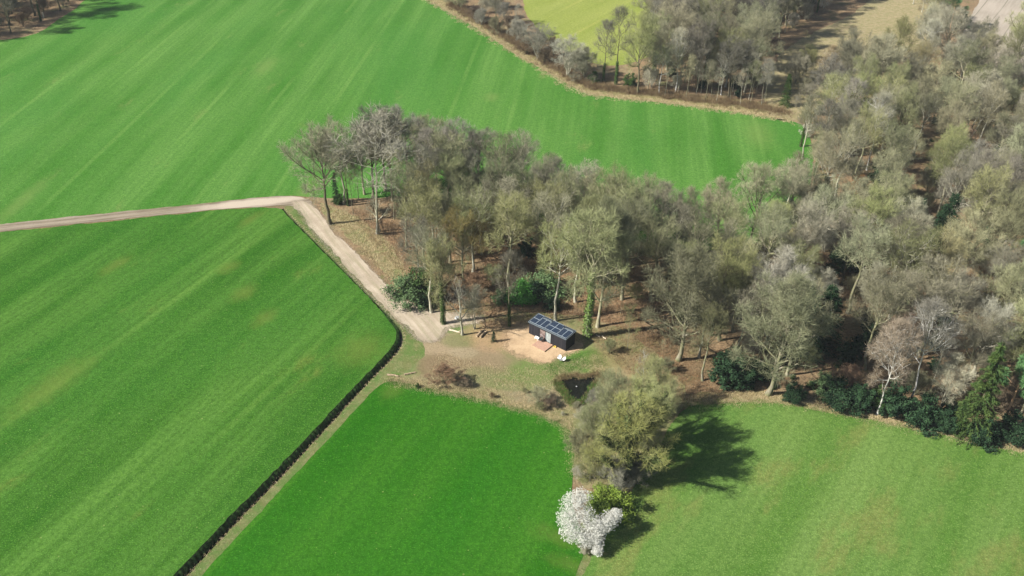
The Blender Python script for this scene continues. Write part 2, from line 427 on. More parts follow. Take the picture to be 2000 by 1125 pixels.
POND = [(1088, 742), (1104, 736), (1120, 735), (1135, 739), (1150, 737), (1163, 731), (1168, 740), (1160, 752), (1152, 764), (1148, 776),
        (1140, 786), (1122, 786), (1110, 778), (1104, 766), (1094, 756)]
pond = ragged(pxpoly(POND), .35, .25, 3)
outer = np.array([(-big, -300), (big, -300), (big, 2 * big), (-big, 2 * big)], float)
sheet('ground', [outer, hole, pond], 0, M['floor'])
# ditch bed and banks
depth = np.interp(tt, [0, corner_t - 12, corner_t + 3, tt[-1]], [.6, .65, 1.15, 1.2])
prof = [(1, 0.02), (.72, -.35), (.42, -.85), (.30, -1.0)]
rings = []
for s_, f in [(1, p) for p in prof] + [(-1, p) for p in prof[::-1]]:
    q = dc + left_n * (s_ * f[0] * wide + (s_ > 0) * jl * (f[0] == 1) - (s_ < 0) * jr * (f[0] == 1))[:, None]
    rings.append(np.c_[q, f[1] * depth + rngd.normal(0, .05, n_) * (f[0] < 1)])
R_ = np.stack(rings, 1); V_ = R_.reshape(-1, 3); k_ = len(rings); F_ = []
for i in range(n_ - 1):
    for j in range(k_ - 1): F_.append((i * k_ + j, i * k_ + j + 1, (i + 1) * k_ + j + 1, (i + 1) * k_ + j))
tag(obj('ditch', mesh_np('ditch', V_, [np.array(F_)], [M['bank']])), kind='structure')
wl = dc + left_n * (.42 * wide)[:, None]; wr = dc - left_n * (.42 * wide)[:, None]
V_ = np.vstack([np.c_[wl, -depth * .86], np.c_[wr, -depth * .86]])
F_ = np.array([(i, i + 1, n_ + i + 1, n_ + i) for i in range(n_ - 1)])[:, ::-1]
tag(obj('ditch_water', mesh_np('ditch_water', V_, [F_], [M['water']])), kind='structure')
# pond bank and water
pn = len(pond); ctr = pond.mean(0); inn = ctr + (pond - ctr) * .93
V_ = np.vstack([np.c_[pond, np.full(pn, .02)], np.c_[inn, np.full(pn, -.5)]])
F_ = np.array([(i, (i + 1) % pn, pn + (i + 1) % pn, pn + i) for i in range(pn)])
tag(obj('pond_bank', mesh_np('pond_bank', V_, [F_], [M['bank']])), kind='structure')
sheet('pond_water', [ctr + (pond - ctr) * .99], -.28, M['water'])

def side_pts(arr, a, b, off=0):   # slice of a ditch edge
    return [tuple(x) for x in arr[a:b]]
ci = int(np.argmin(abs(tt - corner_t)))
gp = lambda pts: [tuple(G(*p).xy) for p in pts]
# upper field
top_edge_track = [(-900, 530), (-400, 476), (0, 438), (100, 428), (250, 412), (400, 398), (490, 387), (560, 382), (620, 386)]
nw = gp(top_edge_track + [(700, 388), (800, 385), (900, 400), (1000, 420), (1150, 452), (1300, 482), (1400, 492), (1480, 480), (1560, 440),
        (1590, 340), (1586, 275), (1572, 246), (1545, 236), (1500, 228), (1400, 213), (1300, 201), (1210, 192), (1150, 185), (1110, 165), (1050, 130), (1000, 102), (950, 66),
        (900, 37), (860, 14), (820, -8), (700, -80), (500, -150), (300, -160), (215, -60), (165, 5), (95, 52), (60, 70), (0, 80), (-100, 85), (-900, 100)])
sheet('upper_meadow', [ragged(chaikin(nw, 1), .5, .28, 1)], .03, M['field_nw'])
# left field
wpoly = gp([(-900, 548), (-400, 492), (0, 454), (150, 439), (300, 423), (420, 411), (500, 405), (540, 406)])
nL = [tuple(x) for x in (D_left + left_n * .02)]
wring = wpoly + nL + gp([(-600, 1290), (-1200, 900)])
rg = ragged(np.array(wpoly), .5, .3, 2, closed=False)
sheet('left_meadow', [np.vstack([rg, np.array(nL), np.array(gp([(-600, 1290), (-1200, 900)]))])], .03, M['field_w'])
# verge strip right of the ditch, reaching to the track and along the lower field
pathL = [(575, 402), (588, 415), (600, 437), (625, 468), (650, 493), (680, 528), (705, 556), (740, 590), (770, 620), (795, 642), (818, 664)]
vL = [tuple(x) for x in (D_right - left_n * .02)]
endv = gp([(245, 1290), (405, 1125), (500, 1022), (600, 912), (700, 805), (752, 752), (800, 720), (835, 690), (826, 660)] + pathL[::-1] + [(560, 402)])
sheet('grass_verge', [np.vstack([np.array(vL), ragged(chaikin(endv, 1, False), .5, .35, 6, closed=False)])], .03, M['verge'])
# lower middle field
s_f = gp([(265, 1290), (392, 1125), (490, 1022), (590, 912), (690, 805), (735, 757), (760, 742), (800, 750), (830, 758), (890, 768), (950, 782), (1010, 795),
          (1060, 811), (1105, 832), (1118, 850), (1122, 890), (1118, 930), (1112, 970), (1130, 1030), (1142, 1070), (1128, 1110), (1100, 1180), (1050, 1290)])
sheet('lower_meadow', [ragged(chaikin(s_f, 1), .45, .16, 7)], .045, M['field_s'])
e_f = gp([(1070, 1290), (1120, 1175), (1150, 1100), (1180, 1060), (1215, 1000), (1235, 960), (1270, 900), (1300, 840), (1330, 795), (1380, 788), (1460, 784), (1530, 788),
          (1640, 810), (1750, 832), (1870, 856), (2000, 884), (2200, 925), (2900, 1080), (2900, 1290)])
sheet('right_meadow', [ragged(chaikin(e_f, 1), .45, .4, 8)], .045, M['field_e'])
sheet('yellow_meadow', [ragged(pxpoly([(1000, -60), (1020, 10), (1050, 60), (1090, 95), (1160, 128), (1230, 130), (1290, 100), (1270, 40), (1300, -60)]), .8, .6, 9)], .03, M['field_y'])
sheet('dry_field', [ragged(pxpoly([(1490, 230), (1500, 140), (1530, 100), (1590, 60), (1680, 25), (1760, -60), (1840, -60), (1830, 60), (1750, 130), (1650, 170), (1560, 240)]), .8, .8, 10)], .03, M['dryfield'])
sheet('ploughed_field', [ragged(pxpoly([(1850, 120), (1890, 40), (1950, -60), (3000, -60), (3000, 220), (2100, 190), (1950, 150)]), .8, .5, 11)], .03, M['plough'])
# dry straw edges
sheet('dry_grass_edge', [ragged(pxpoly([(790, -25), (860, 16), (950, 68), (1050, 132), (1110, 167), (1150, 187), (1300, 203), (1500, 230), (1545, 240), (1545, 205), (1400, 190),
      (1250, 172), (1160, 165), (1110, 140), (1060, 108), (960, 45), (880, -5), (840, -30)]), .5, .6, 12)], .015, M['straw'])
sheet('dry_grass_edge', [ragged(pxpoly([(1330, 800), (1460, 790), (1530, 793), (1640, 815), (1870, 862), (2000, 892), (2200, 935), (2200, 895), (2000, 862), (1870, 835), (1700, 803), (1600, 785),
      (1480, 760), (1340, 770)]), .5, .6, 13)], .015, M['straw'])
sheet('dry_grass_edge', [ragged(pxpoly([(1120, 1180), (1150, 1100), (1190, 1040), (1235, 960), (1150, 960), (1130, 1040), (1120, 1090), (1060, 1200)]), .5, .5, 14)], .015, M['verge'])
# clearing with the cabin yard, spur of the track, tracks
clr = [(800, 640), (860, 605), (780, 560), (720, 500), (660, 440), (610, 395), (640, 395), (700, 425), (760, 470), (800, 540), (850, 590), (940, 620), (1030, 610), (1150, 620), (1230, 650), (1290, 690),
       (1330, 740), (1340, 790), (1300, 840), (1270, 910), (1230, 960), (1120, 960), (1110, 830), (1050, 815), (950, 785), (830, 762), (740, 745), (790, 700)]
clearing = ragged(pxpoly(clr, 1), .5, .7, 15)
sheet('clearing', [clearing, pond[::-1]], .022, M['clearing'])
yard = [(985, 650), (1010, 640), (1035, 630), (1060, 640), (1120, 660), (1135, 672), (1128, 682), (1108, 690), (1090, 697), (1072, 705), (1052, 707), (1035, 702), (1015, 694), (995, 686), (988, 676), (1000, 664)]
sheet('wood_chip_yard', [ragged(pxpoly(yard), .16, .62, 16)], .055, M['chips'])
path = pathL + [(838, 667), (856, 664), (864, 652), (872, 641), (900, 634), (936, 630), (940, 620), (905, 616), (872, 611), (848, 610), (812, 598), (782, 582), (748, 552), (722, 524), (692, 494),
                (657, 459), (630, 424), (606, 398), (590, 393), (570, 395)]
sheet('sandy_track', [ragged(pxpoly(path), .4, .4, 17)], .07, M['sand'])
mud = top_edge_track[:-1] + [(600, 388), (612, 398), (590, 404), (560, 402), (500, 404), (420, 410), (300, 421.5), (150, 437.5), (0, 453), (-400, 490), (-900, 546)]
sheet('dirt_track', [ragged(pxpoly(mud, 1), .5, .3, 18)], .062, M['mud'])
# ------------------------------------------------------------------ growing trees (vectorised)
def nrm(a): return a / (np.linalg.norm(a, axis=-1, keepdims=True) + 1e-9)
def kids(rng, P, R, n, t0, t1, ang, L, K, up, wig, rr, env=None, out=0., thin=.55, ell=None, full=False):
    """children of N polylines: n each"""
    N, KP, _ = P.shape
    t = t0 + (t1 - t0) * ((np.arange(n)[None] + rng.random((N, n))) / n)
    f = t * (KP - 1); i = np.minimum(f.astype(int), KP - 2); f = f - i
    a = np.take_along_axis(P, i[..., None].repeat(3, 2), 1); b = np.take_along_axis(P, (i + 1)[..., None].repeat(3, 2), 1)
    o = a + (b - a) * f[..., None]; d = nrm(b - a)
    ra = np.take_along_axis(R, i, 1); rb = np.take_along_axis(R, i + 1, 1); r = ra + (rb - ra) * f
    x = nrm(np.cross(d, np.where(abs(d[..., 2:]) < .9, [[[0, 0, 1.]]], [[[1., 0, 0]]]))); y = np.cross(d, x)
    az = rng.random((N, 1)) * 6.28 + np.arange(n)[None] * 2.4 + rng.normal(0, .5, (N, n))
    A = np.radians(ang[0] + (ang[1] - ang[0]) * (t - t0) / (t1 - t0 + 1e-9) + rng.normal(0, 9, (N, n)))
    dr = d * np.cos(A)[..., None] + (x * np.cos(az)[..., None] + y * np.sin(az)[..., None]) * np.sin(A)[..., None]
    ln = L * rng.uniform(.7, 1.25, (N, n)) * (env(t) if env else (1 - .45 * t))
    o = o.reshape(-1, 3); dr = dr.reshape(-1, 3); ln = ln.reshape(-1)
    if ell is not None:      # keep the tips inside the dome of the crown
        A_ = ell[1]; q = (o - ell[0]) / A_; e = nrm(dr + [0, 0, up * 1.5]) / A_
        aa = (e * e).sum(1); bb = (q * e).sum(1); cc = (q * q).sum(1) - 1
        s_ = (-bb + np.sqrt(np.maximum(bb * bb - aa * cc, 0))) / aa
        s_ = np.where(cc > 0, .3, s_) * rng.uniform(.86, 1.06, len(s_)) + .15
        ln = s_ if full else np.minimum(ln, s_ + .35)
    r0 = (r.reshape(-1) * rr)
    pts = [o]; rad = [r0]; p = o.copy()
    for k in range(1, K):
        u = np.zeros_like(dr); u[:, 2] = up
        if out: u[:, :2] += out * nrm(p[:, :2])
        dr = nrm(dr + u + rng.normal(0, wig, dr.shape))
        p = p + dr * (ln / (K - 1))[:, None]
        pts.append(p); rad.append(r0 * (1 - (1 - thin * .5) * k / (K - 1)))
    return np.stack(pts, 1), np.stack(rad, 1)
def tubes(P, R, n):
    N, K, _ = P.shape
    d = nrm(np.gradient(P, axis=1)); x = nrm(np.cross(d, np.where(abs(d[..., 2:]) < .9, [[[0, 0, 1.]]], [[[1., 0, 0]]]))); y = np.cross(d, x)
    t = np.arange(n) * 2 * math.pi / n
    V = P[:, :, None] + (x[:, :, None] * np.cos(t)[None, None, :, None] + y[:, :, None] * np.sin(t)[None, None, :, None]) * R[:, :, None, None]
    base = (np.arange(N) * K * n)[:, None, None]; kk = (np.arange(K - 1) * n)[None, :, None]; j = np.arange(n)[None, None]; j2 = (j + 1) % n
    F = np.stack([base + kk + j, base + kk + j2, base + kk + n + j2, base + kk + n + j], -1).reshape(-1, 4)
    return V.reshape(-1, 3), F
def ribbons(rng, P, R):
    N, K, _ = P.shape
    s = nrm(np.cross(nrm(P[:, -1] - P[:, 0]), rng.normal(0, 1, (N, 3))))[:, None] * R[..., None]
    V = np.stack([P - s, P + s], 2).reshape(-1, 3)
    b = (np.arange(N) * K * 2)[:, None]; k = (np.arange(K - 1) * 2)[None]
    F = np.stack([b + k, b + k + 1, b + k + 3, b + k + 2], -1).reshape(-1, 4)
    return V, F
def slivers(rng, o, d, L, wd):
    n = len(o); s = nrm(np.cross(d, rng.normal(0, 1, (n, 3)))) * (wd if np.ndim(wd) == 0 else wd[:, None])
    V = np.stack([o - s, o + s, o + d * L[:, None]], 1).reshape(-1, 3)
    return V, np.arange(n * 3).reshape(n, 3)
def leaves(rng, o, nrml, size):
    """small kite-shaped leaf faces"""
    n = len(o); x = nrm(np.cross(nrml, rng.normal(0, 1, (n, 3)))); y = np.cross(nrml, x)
    s = size * rng.uniform(.6, 1.3, (n, 1))
    V = np.stack([o - x * s, o - y * s * .55, o + x * s, o + y * s * .55], 1).reshape(-1, 3)
    return V, np.arange(n * 4).reshape(n, 4)
def join(parts):
    V = []; T = []; Q = []; o = 0
    for v, f in parts:
        V.append(v); (T if f.shape[1] == 3 else Q).append(f + o); o += len(v)
    return np.vstack(V), [np.vstack(x) for x in (T, Q) if x]
def cloud(rng, n, cl, clr, size, flat=.75, shell=.5):
    """leaf clumps: cl = clump centres (m,3), clr radii (m,)"""
    k = rng.integers(0, len(cl), n); d = nrm(rng.normal(0, 1, (n, 3)))
    r = clr[k] * (shell + (1 - shell) * rng.random(n)) ; sc = np.array([1, 1, flat])
    p = cl[k] + d * r[:, None] * sc
    nn = nrm(d + rng.normal(0, .6, (n, 3)))
    keep = p[:, 2] > 0.02
    return leaves(rng, p[keep], nn[keep], size)

def bare_tree(seed, H=20, spread=1., n1=15, fine=1., lowest=.34, twl=.8, trunk_r=.30, stems=1, tww=.0125, droop=0., n2=8, top=.66, ell=(.62, .31, .38), lean=None, n5=3):
    """returns (trunk parts, crown parts) for a leafless tree"""
    rng = np.random.default_rng(seed)
    K = 10
    z = np.linspace(0, H * top, K)
    T = []; TR = []
    for s in range(stems):
        a = rng.random() * 6.28 + s * 2.4; ln_ = 0.02 if stems == 1 else (lean or rng.uniform(.10, .32)) * rng.uniform(.6, 1.2)
        wx = np.cumsum(rng.normal(0, .13, K)) * H / 20 + z * ln_ * math.cos(a); wy = np.cumsum(rng.normal(0, .13, K)) * H / 20 + z * ln_ * math.sin(a)
        if stems == 1: wx -= wx[0]; wy -= wy[0]
        hs = 1 if s == 0 else rng.uniform(.75, 1)
        T.append(np.c_[wx, wy, z * hs - .15]); TR.append(trunk_r * (1 - .62 * (z / z[-1]) ** 1.2 * (1 if top < .8 else 1.45)) * (1 + .6 * np.exp(-z / .7)))
    P0 = np.stack(T); R0 = np.maximum(np.stack(TR), .03)
    E = (np.array([0, 0, ell[0] * H]), np.array([ell[1] * H * spread, ell[1] * H * spread, ell[2] * H]))
    P1, R1 = kids(rng, P0, R0, n1, lowest / top, .99, (68, 18), 1, 8, .10 - droop, .13, .62, None, .03, ell=E, full=True)
    P2, R2 = kids(rng, P1, R1, n2, .22, 1, (50, 30), H * .17, 6, .11 - droop, .17, .6, ell=E)
    R2 = np.maximum(R2, .030)
    P3, R3 = kids(rng, P2, R2, 6, .12, 1, (48, 34), H * .085, 4, .10 - droop, .20, .6, ell=E)
    R3 = np.maximum(R3, .019)
    P4, R4 = kids(rng, P3, R3, max(2, int(round(5 * fine))), .1, 1, (44, 32), H * .050, 3, .08 - droop, .2, .6)
    R4 = np.maximum(R4, .0105)
    N4 = len(P4)
    t = rng.uniform(.15, 1, (N4, n5)); a = P4[:, 0][:, None] + (P4[:, -1] - P4[:, 0])[:, None] * t[..., None]
    d = nrm(nrm(P4[:, -1] - P4[:, 0])[:, None] + rng.normal(0, .42, (N4, n5, 3)) + np.array([0, 0, .18 - droop * 3]))
    sl_ = slivers(rng, a.reshape(-1, 3), d.reshape(-1, 3), rng.uniform(.6, 1.2, N4 * n5) * twl, tww)
    trunk = [tubes(P0, R0, 9), tubes(P1, R1, 6), tubes(P2, R2, 4)]
    crown = [tubes(P3, R3, 3), ribbons(rng, P4, R4), sl_]
    return trunk, crown, (P0, R0, P1, R1)
PROTO = {}
def reg(key, kinds):
    """kinds: list of (part name, mesh, parent part or None)"""
    PROTO[key] = kinds
def reg_bare(key, tm, cm, ivy=None, ivymat=None, **kw):
    trunk, crown, sk = bare_tree(**kw)
    V, F = join(trunk); parts = [('trunk', mesh_np(key + '_trunk', V, F, [M[tm]], smooth=True))]
    V, F = join(crown); parts.append(('crown', mesh_np(key + '_crown', V, F, [M[cm]])))
    if ivy:
        rng = np.random.default_rng(kw['seed'] + 99); P0 = sk[0]; H = kw.get('H', 20)
        n = ivy[1]; t = rng.random(n) * ivy[0]; k = t * 9; i = np.minimum(k.astype(int), 8)
        c = P0[0][i] + (P0[0][i + 1] - P0[0][i]) * (k - i)[:, None]
        d = nrm(rng.normal(0, 1, (n, 3)) * np.array([1, 1, .3])); r = ivy[2] * (1 - .5 * t) * rng.uniform(.4, 1.15, n)
        pp = [leaves(rng, c + d * r[:, None], nrm(d + rng.normal(0, .5, (n, 3))), .13)]
        if len(ivy) > 3:   # ivy creeping out on the limbs
            P1 = sk[2]; m_ = ivy[3]; j = rng.integers(0, len(P1), m_); u = rng.random(m_) * 6.5; iu = u.astype(int)
            c = P1[j, iu] + (P1[j, iu + 1] - P1[j, iu]) * (u - iu)[:, None]; d = nrm(rng.normal(0, 1, (m_, 3)))
            pp.append(leaves(rng, c + d * (rng.uniform(.1, .75, m_))[:, None], nrm(d + rng.normal(0, .5, (m_, 3))), .13))
        V, F = join(pp); parts.append(('ivy', mesh_np(key + '_ivy', V, F, [M[ivymat or 'lf_ivy']])))
    reg(key, parts)

# broad bare trees of several colours and habits
for k, tm, cm, kw in [
    ('olive_a', 'bark_grey', 'tw_olive', dict(seed=11, spread=.9, lowest=.42, fine=.8)), ('olive_b', 'bark_pale', 'tw_olive', dict(seed=12, spread=.8, n1=14, lowest=.45, fine=.8)),
    ('olive_d', 'bark_grey', 'tw_olive', dict(seed=21, spread=.7, n1=13, lowest=.48, fine=.7)), ('grey_c', 'bark_pale', 'tw_grey', dict(seed=22, spread=.7, n1=12, lowest=.48, fine=.7)),
    ('olive_c', 'bark_dark', 'tw_olive', dict(seed=13, spread=1.1, lowest=.30, fine=1.3, n2=9)),
    ('grey_a', 'bark_grey', 'tw_grey', dict(seed=14, spread=1.05, lowest=.38, fine=1.2)), ('grey_b', 'bark_grey', 'tw_grey', dict(seed=15, spread=.9, n1=17, fine=1.2)),
    ('purple_a', 'bark_dark', 'tw_purple', dict(seed=16, spread=1.1, lowest=.38, fine=1.4)), ('purple_b', 'bark_dark', 'tw_purple', dict(seed=17, spread=1.15, lowest=.36, fine=1.2)),
    ('pale_a', 'bark_pale', 'tw_pale', dict(seed=18, spread=.8, lowest=.32, n1=16, fine=.8)), ('pale_b', 'bark_pale', 'tw_pale', dict(seed=19, spread=.85, stems=3, trunk_r=.2, n1=8)),
    ('yellow_a', 'bark_grey', 'tw_yellow', dict(seed=20, spread=.8, n1=17)),
    ('mossy', 'bark_grey', 'tw_olive', dict(seed=34, spread=.95, lowest=.2, n1=24, n2=9, trunk_r=.34, top=.8, ell=(.58, .31, .42))),
    ]: reg_bare(k, tm, cm, **kw)
reg_bare('ivy_olive', 'bark_dark', 'tw_olive', (.8, 3500, .8), seed=31, spread=.9)
reg_bare('ivy_bright', 'bark_grey', 'tw_olive', (.75, 3200, .7), 'lf_ivyb', seed=32, spread=.8, lowest=.45, top=.75)
reg_bare('grey_dark', 'bark_dark', 'tw_grey', seed=24, spread=1.15, lowest=.38, fine=1.3, n2=9)
reg_bare('ivy_big', 'bark_dark', 'tw_willow', (.9, 6000, 1.4, 22000), 'lf_ivy2', seed=33, H=18, spread=1.05, lowest=.16, n1=18, fine=1.1, trunk_r=.42, ell=(.55, .33, .45))
NR = dict(top=.93, ell=(.68, .19, .32))
reg_bare('birch', 'bark_birch', 'tw_birch', seed=41, spread=1.1, lowest=.40, n1=20, trunk_r=.19, tww=.009, droop=.05, n2=7, **NR)
reg_bare('birch_b', 'bark_birch', 'tw_pale', seed=42, spread=1.1, lowest=.42, n1=14, trunk_r=.18, tww=.009, fine=.6, **NR)
reg_bare('pole', 'bark_pale', 'tw_pale', seed=43, spread=.7, lowest=.42, n1=11, trunk_r=.12, tww=.010, fine=.6, n2=5, **NR)
reg_bare('pole_b', 'bark_grey', 'tw_grey', seed=44, spread=.8, lowest=.4, n1=12, trunk_r=.13, tww=.010, fine=.6, n2=6, **NR)
reg_bare('slim_dark', 'bark_dark', 'tw_purple', (.35, 1500, .5), seed=45, spread=.95, lowest=.42, n1=13, trunk_r=.2, tww=.010, fine=.6, n2=6, **NR)
reg_bare('coppice', 'bark_pale', 'tw_pale', seed=46, spread=.95, stems=7, trunk_r=.16, n1=6, lowest=.3, fine=.6, n2=5, top=.8, lean=.22)
SH = dict(top=.7, ell=(.42, .50, .56), lowest=.08)
reg_bare('willow', 'bark_grey', 'tw_willow', seed=47, spread=.75, stems=5, trunk_r=.2, n1=8, fine=.8, n2=7, tww=.014, twl=1.1, **SH)
reg_bare('willow_b', 'bark_grey', 'tw_willow', seed=48, spread=.85, stems=4, trunk_r=.2, n1=9, fine=.8, n2=7, tww=.014, twl=1.1, **SH)
reg_bare('dead', 'bark_birch', 'tw_pale', seed=49, spread=.8, lowest=.4, n1=6, trunk_r=.16, tww=.008, fine=.4, n2=3, **NR)
reg_bare('dead_b', 'bark_pale', 'tw_pale', seed=50, spread=1.0, lowest=.2, n1=10, trunk_r=.40, tww=.01, fine=.4, n2=4, top=.75)
reg_bare('young', 'bark_grey', 'tw_olive', seed=51, spread=.8, lowest=.35, n1=9, trunk_r=.12, tww=.012, fine=.6, n2=4, top=.85)
reg_bare('brownleaf', 'bark_dark', 'tw_orange', seed=52, spread=.6, lowest=.15, n1=16, trunk_r=.2, tww=.035, fine=.8)
SB = dict(tww=.028, twl=1.6, trunk_r=.22, fine=.8, n2=6, stems=7, n1=6)
reg_bare('shrub_a', 'bark_grey', 'tw_grey', seed=61, spread=1.1, **SB, **SH)
reg_bare('shrub_b', 'bark_grey', 'tw_olive', seed=62, spread=1.35, **SB, **SH)
reg_bare('shrub_c', 'bark_pale', 'tw_pale', seed=63, spread=1.0, **SB, **SH)
SB['tww'] = .045
reg_bare('bramble', 'bark_dark', 'tw_bramble', seed=64, spread=1.7, **SB, **SH)

def reg_bush(key, mat, seed, n=9000, size=.13, R=3., H=4., clumps=64, trunk_mat='bark_dark', stretch=(1, 1)):
    rng = np.random.default_rng(seed); d = nrm(rng.normal(0, 1, (clumps, 3))); d[:, 2] = abs(d[:, 2])
    c = d * rng.uniform(.3, .85, (clumps, 1)) * np.array([R * stretch[0], R * stretch[1], H]); c[:, 2] += H * .08
    r = rng.uniform(.12, .34, clumps) * min(R, H)
    V, F = join([cloud(rng, n, c, r, size, .8, .15)])
    st = []
    for q in c[:12]:
        p = np.stack([np.array([0, 0, -.1]), q * np.array([.4, .4, .5]), q]); st.append(p)
    tv, tf = tubes(np.stack(st), np.tile([.09, .06, .02], (len(st), 1)), 5)
    reg(key, [('stems', mesh_np(key + '_stems', tv, [tf], [M[trunk_mat]])), ('foliage', mesh_np(key + '_foliage', V, F, [M[mat]]))])
reg_bush('holly', 'lf_holly', 1, 11000, .12)
reg_bush('holly_c', 'lf_holly2', 12, 9000, .11, 2.8, 4.4, stretch=(1.2, .8))
reg_bush('holly_b', 'lf_holly', 2, 10000, .12, 2.4, 5.5)
reg_bush('rhodo', 'lf_rhodo', 3, 9000, .14, 3.2, 3.2)
reg_bush('greybush', 'lf_grey', 4, 8000, .11, 3.2, 4)
reg_bush('ivybush', 'lf_ivy', 5, 8000, .11, 2.4, 4)
reg_bush('lime', 'lf_lime', 6, 15000, .085, 3, 3.4, 70)
def reg_conifer(key, seed, H=12, R=2.6, mat='lf_spruce', n=1.):
    rng = np.random.default_rng(seed); z = np.linspace(0, H, 8)
    P0 = np.c_[rng.normal(0, .03, 8), rng.normal(0, .03, 8), z][None]; R0 = (.2 * (1 - z / H) + .02)[None]
    lv = []
    for zz in np.arange(.6, H - .2, .33):
        f = 1 - zz / H
        for k in range(7):
            a = rng.random() * 6.28; L = R * (f ** .75) * rng.uniform(.65, 1.15) + .15
            tip = np.array([math.cos(a) * L, math.sin(a) * L, zz - L * .28 + rng.normal(0, .08)])
            lv.append(np.stack([[0, 0, zz], tip * np.array([.5, .5, 1]) + [0, 0, L * .10], tip]))
    B = np.stack(lv).astype(float); bt = tubes(B, np.tile([.03, .02, .008], (len(B), 1)), 3)
    m_ = int(46 * n); N = len(B)
    t = rng.random((N, m_)) ** .7; o = B[:, 0][:, None] * (1 - t[..., None]) + B[:, 2][:, None] * t[..., None]; o[..., 2] += np.sin(t * 3.14) * .1
    bd = nrm(B[:, 2] - B[:, 0])[:, None]; d = nrm(bd * .7 + rng.normal(0, .6, (N, m_, 3)) + [0, 0, -.25])
    sv = slivers(rng, o.reshape(-1, 3), d.reshape(-1, 3), rng.uniform(.2, .5, N * m_), .05)
    tv, tf = tubes(P0, R0, 8); V, F = join([bt, sv])
    reg(key, [('trunk', mesh_np(key + '_trunk', tv, [tf], [M['bark_dark']], smooth=True)), ('crown', mesh_np(key + '_crown', V, F, [M[mat]]))])
reg_conifer('spruce', 1); reg_conifer('spruce_b', 2, 12, 3.4, 'lf_holly', .8)
def reg_pine(key, seed, H=14):
    rng = np.random.default_rng(seed); z = np.linspace(0, H * .95, 9)
    P0 = np.c_[np.cumsum(rng.normal(0, .12, 9)), np.cumsum(rng.normal(0, .12, 9)), z][None]; R0 = (.2 * (1 - .8 * z / H))[None]
    P1, R1 = kids(rng, P0, R0, 16, .42, .99, (80, 40), 2.9, 6, .06, .15, .4, lambda t: .7 + .5 * t)
    P2, R2 = kids(rng, P1, R1, 5, .45, 1, (45, 40), 1.1, 4, .1, .15, .6)
    sel = P2[P2[:, -1, 2] > H * .55]
    c = sel[:, -1]; n = 14000; k = rng.integers(0, len(c), n); d = nrm(rng.normal(0, 1, (n, 3)) + [0, 0, .3])
    V, F = join([slivers(rng, c[k] + d * rng.uniform(0, .5, (n, 1)), d, rng.uniform(.2, .42, n), .035)])
    tv, tf = join([tubes(P0, R0, 8), tubes(P1, R1, 5), tubes(P2, R2, 3)])
    reg(key, [('trunk', mesh_np(key + '_trunk', tv, tf, [M['bark_pine']], smooth=True)), ('crown', mesh_np(key + '_crown', V, F, [M['lf_pine']]))])
reg_pine('pine', 3)
PH = dict(ivy_big=18, spruce=12, spruce_b=12, pine=14, holly=4.4, holly_b=6, rhodo=3.7, greybush=4.4, ivybush=4.4, lime=3.9, shrub_a=19, shrub_b=19, shrub_c=19, bramble=19)
KIND = {}
for k in PROTO:
    if k.startswith('birch'): KIND[k] = ('birch_tree', 'birch tree')
    elif k.startswith(('shrub', 'bramble', 'holly', 'rhodo', 'greybush', 'ivybush', 'lime')): KIND[k] = ('bush', 'bush')
    elif k.startswith('spruce'): KIND[k] = ('spruce_tree', 'spruce tree')
    elif k == 'pine': KIND[k] = ('pine_tree', 'pine tree')
    elif k.startswith('dead'): KIND[k] = ('dead_tree', 'dead tree')
    elif k.startswith(('pole', 'young')): KIND[k] = ('young_tree', 'young tree')
    elif k.startswith('ivy_'): KIND[k] = ('ivy_clad_tree', 'ivy-clad tree')
    elif k == 'coppice': KIND[k] = ('multi_stemmed_tree', 'multi-stemmed tree')
    elif k.startswith('willow'): KIND[k] = ('willow_tree', 'willow')
    else: KIND[k] = ('bare_tree', 'tree')
KIND['holly'] = KIND['holly_c'] = KIND['holly_b'] = ('holly_bush', 'holly bush'); KIND['bramble'] = ('bramble_bush', 'bramble')
RT = random.Random(4)
TREES = []
def plant(key, x, y, h, label, group=None, wide=1., rz=None):
    nm, cat = KIND[key]; root = empty(nm, (x, y, 0), RT.random() * 6.28 if rz is None else rz)
    s = h / PH.get(key, 20) ; root.scale = (s * wide, s * wide, s)
    tag(root, label, cat, group)
    for pn, me in PROTO[key]: obj(pn, me, root)
    TREES.append((x, y)); return root
def tree_px(key, bx, by, topy, label, wide=1., rz=None, group=None):
    g = G(bx, by); return plant(key, g.x, g.y, height_to(bx, by, topy), label, group, wide, rz)
# ------------------------------------------------------------------ the cabin
A0 = G(1032.9, 651.8); A1 = G(1104.5, 686.5)
LEN = (A1 - A0).length; U = (A1 - A0).normalized(); cz = math.atan2(U.y, U.x)
DEP = 2.55; HF, HB = 2.45, 2.62     # front and back wall heights
M['clad'] = None
m = NM('charred_black_timber', .75, .25); P = m.objco()
bd = m.math('FRACT', m.math('MULTIPLY', m.math('ADD', m.N('SeparateXYZ').outputs[0], 0), 1))
sep = m.N('SeparateXYZ'); m.L(P, sep.inputs[0])
fx = m.math('MULTIPLY', m.math('ADD', sep.outputs[0], m.math('MULTIPLY', sep.outputs[1], 1.0)), 5.5)
seam = m.ramp(m.math('ABSOLUTE', m.math('SUBTRACT', m.math('FRACT', fx), .5)), .40, .47)
wn = m.N('TexWhiteNoise'); wn.noise_dimensions = '1D'; m.L(m.math('FLOOR', fx), wn.inputs['W'])
c = m.mix(wn.outputs[0], (.010, .011, .016), (.026, .025, .031))
c = m.mix(m.math('MULTIPLY', m.noise(m.mapping(P, 0, (4, 4, .5)), 3, 5, .7, .5, .7), .5), c, (.05, .04, .042))
c = m.mix(seam, c, (.004, .004, .004)); m.color(c); m.bump(m.math('SUBTRACT', 1, seam), .8, .02); M['clad'] = m.m
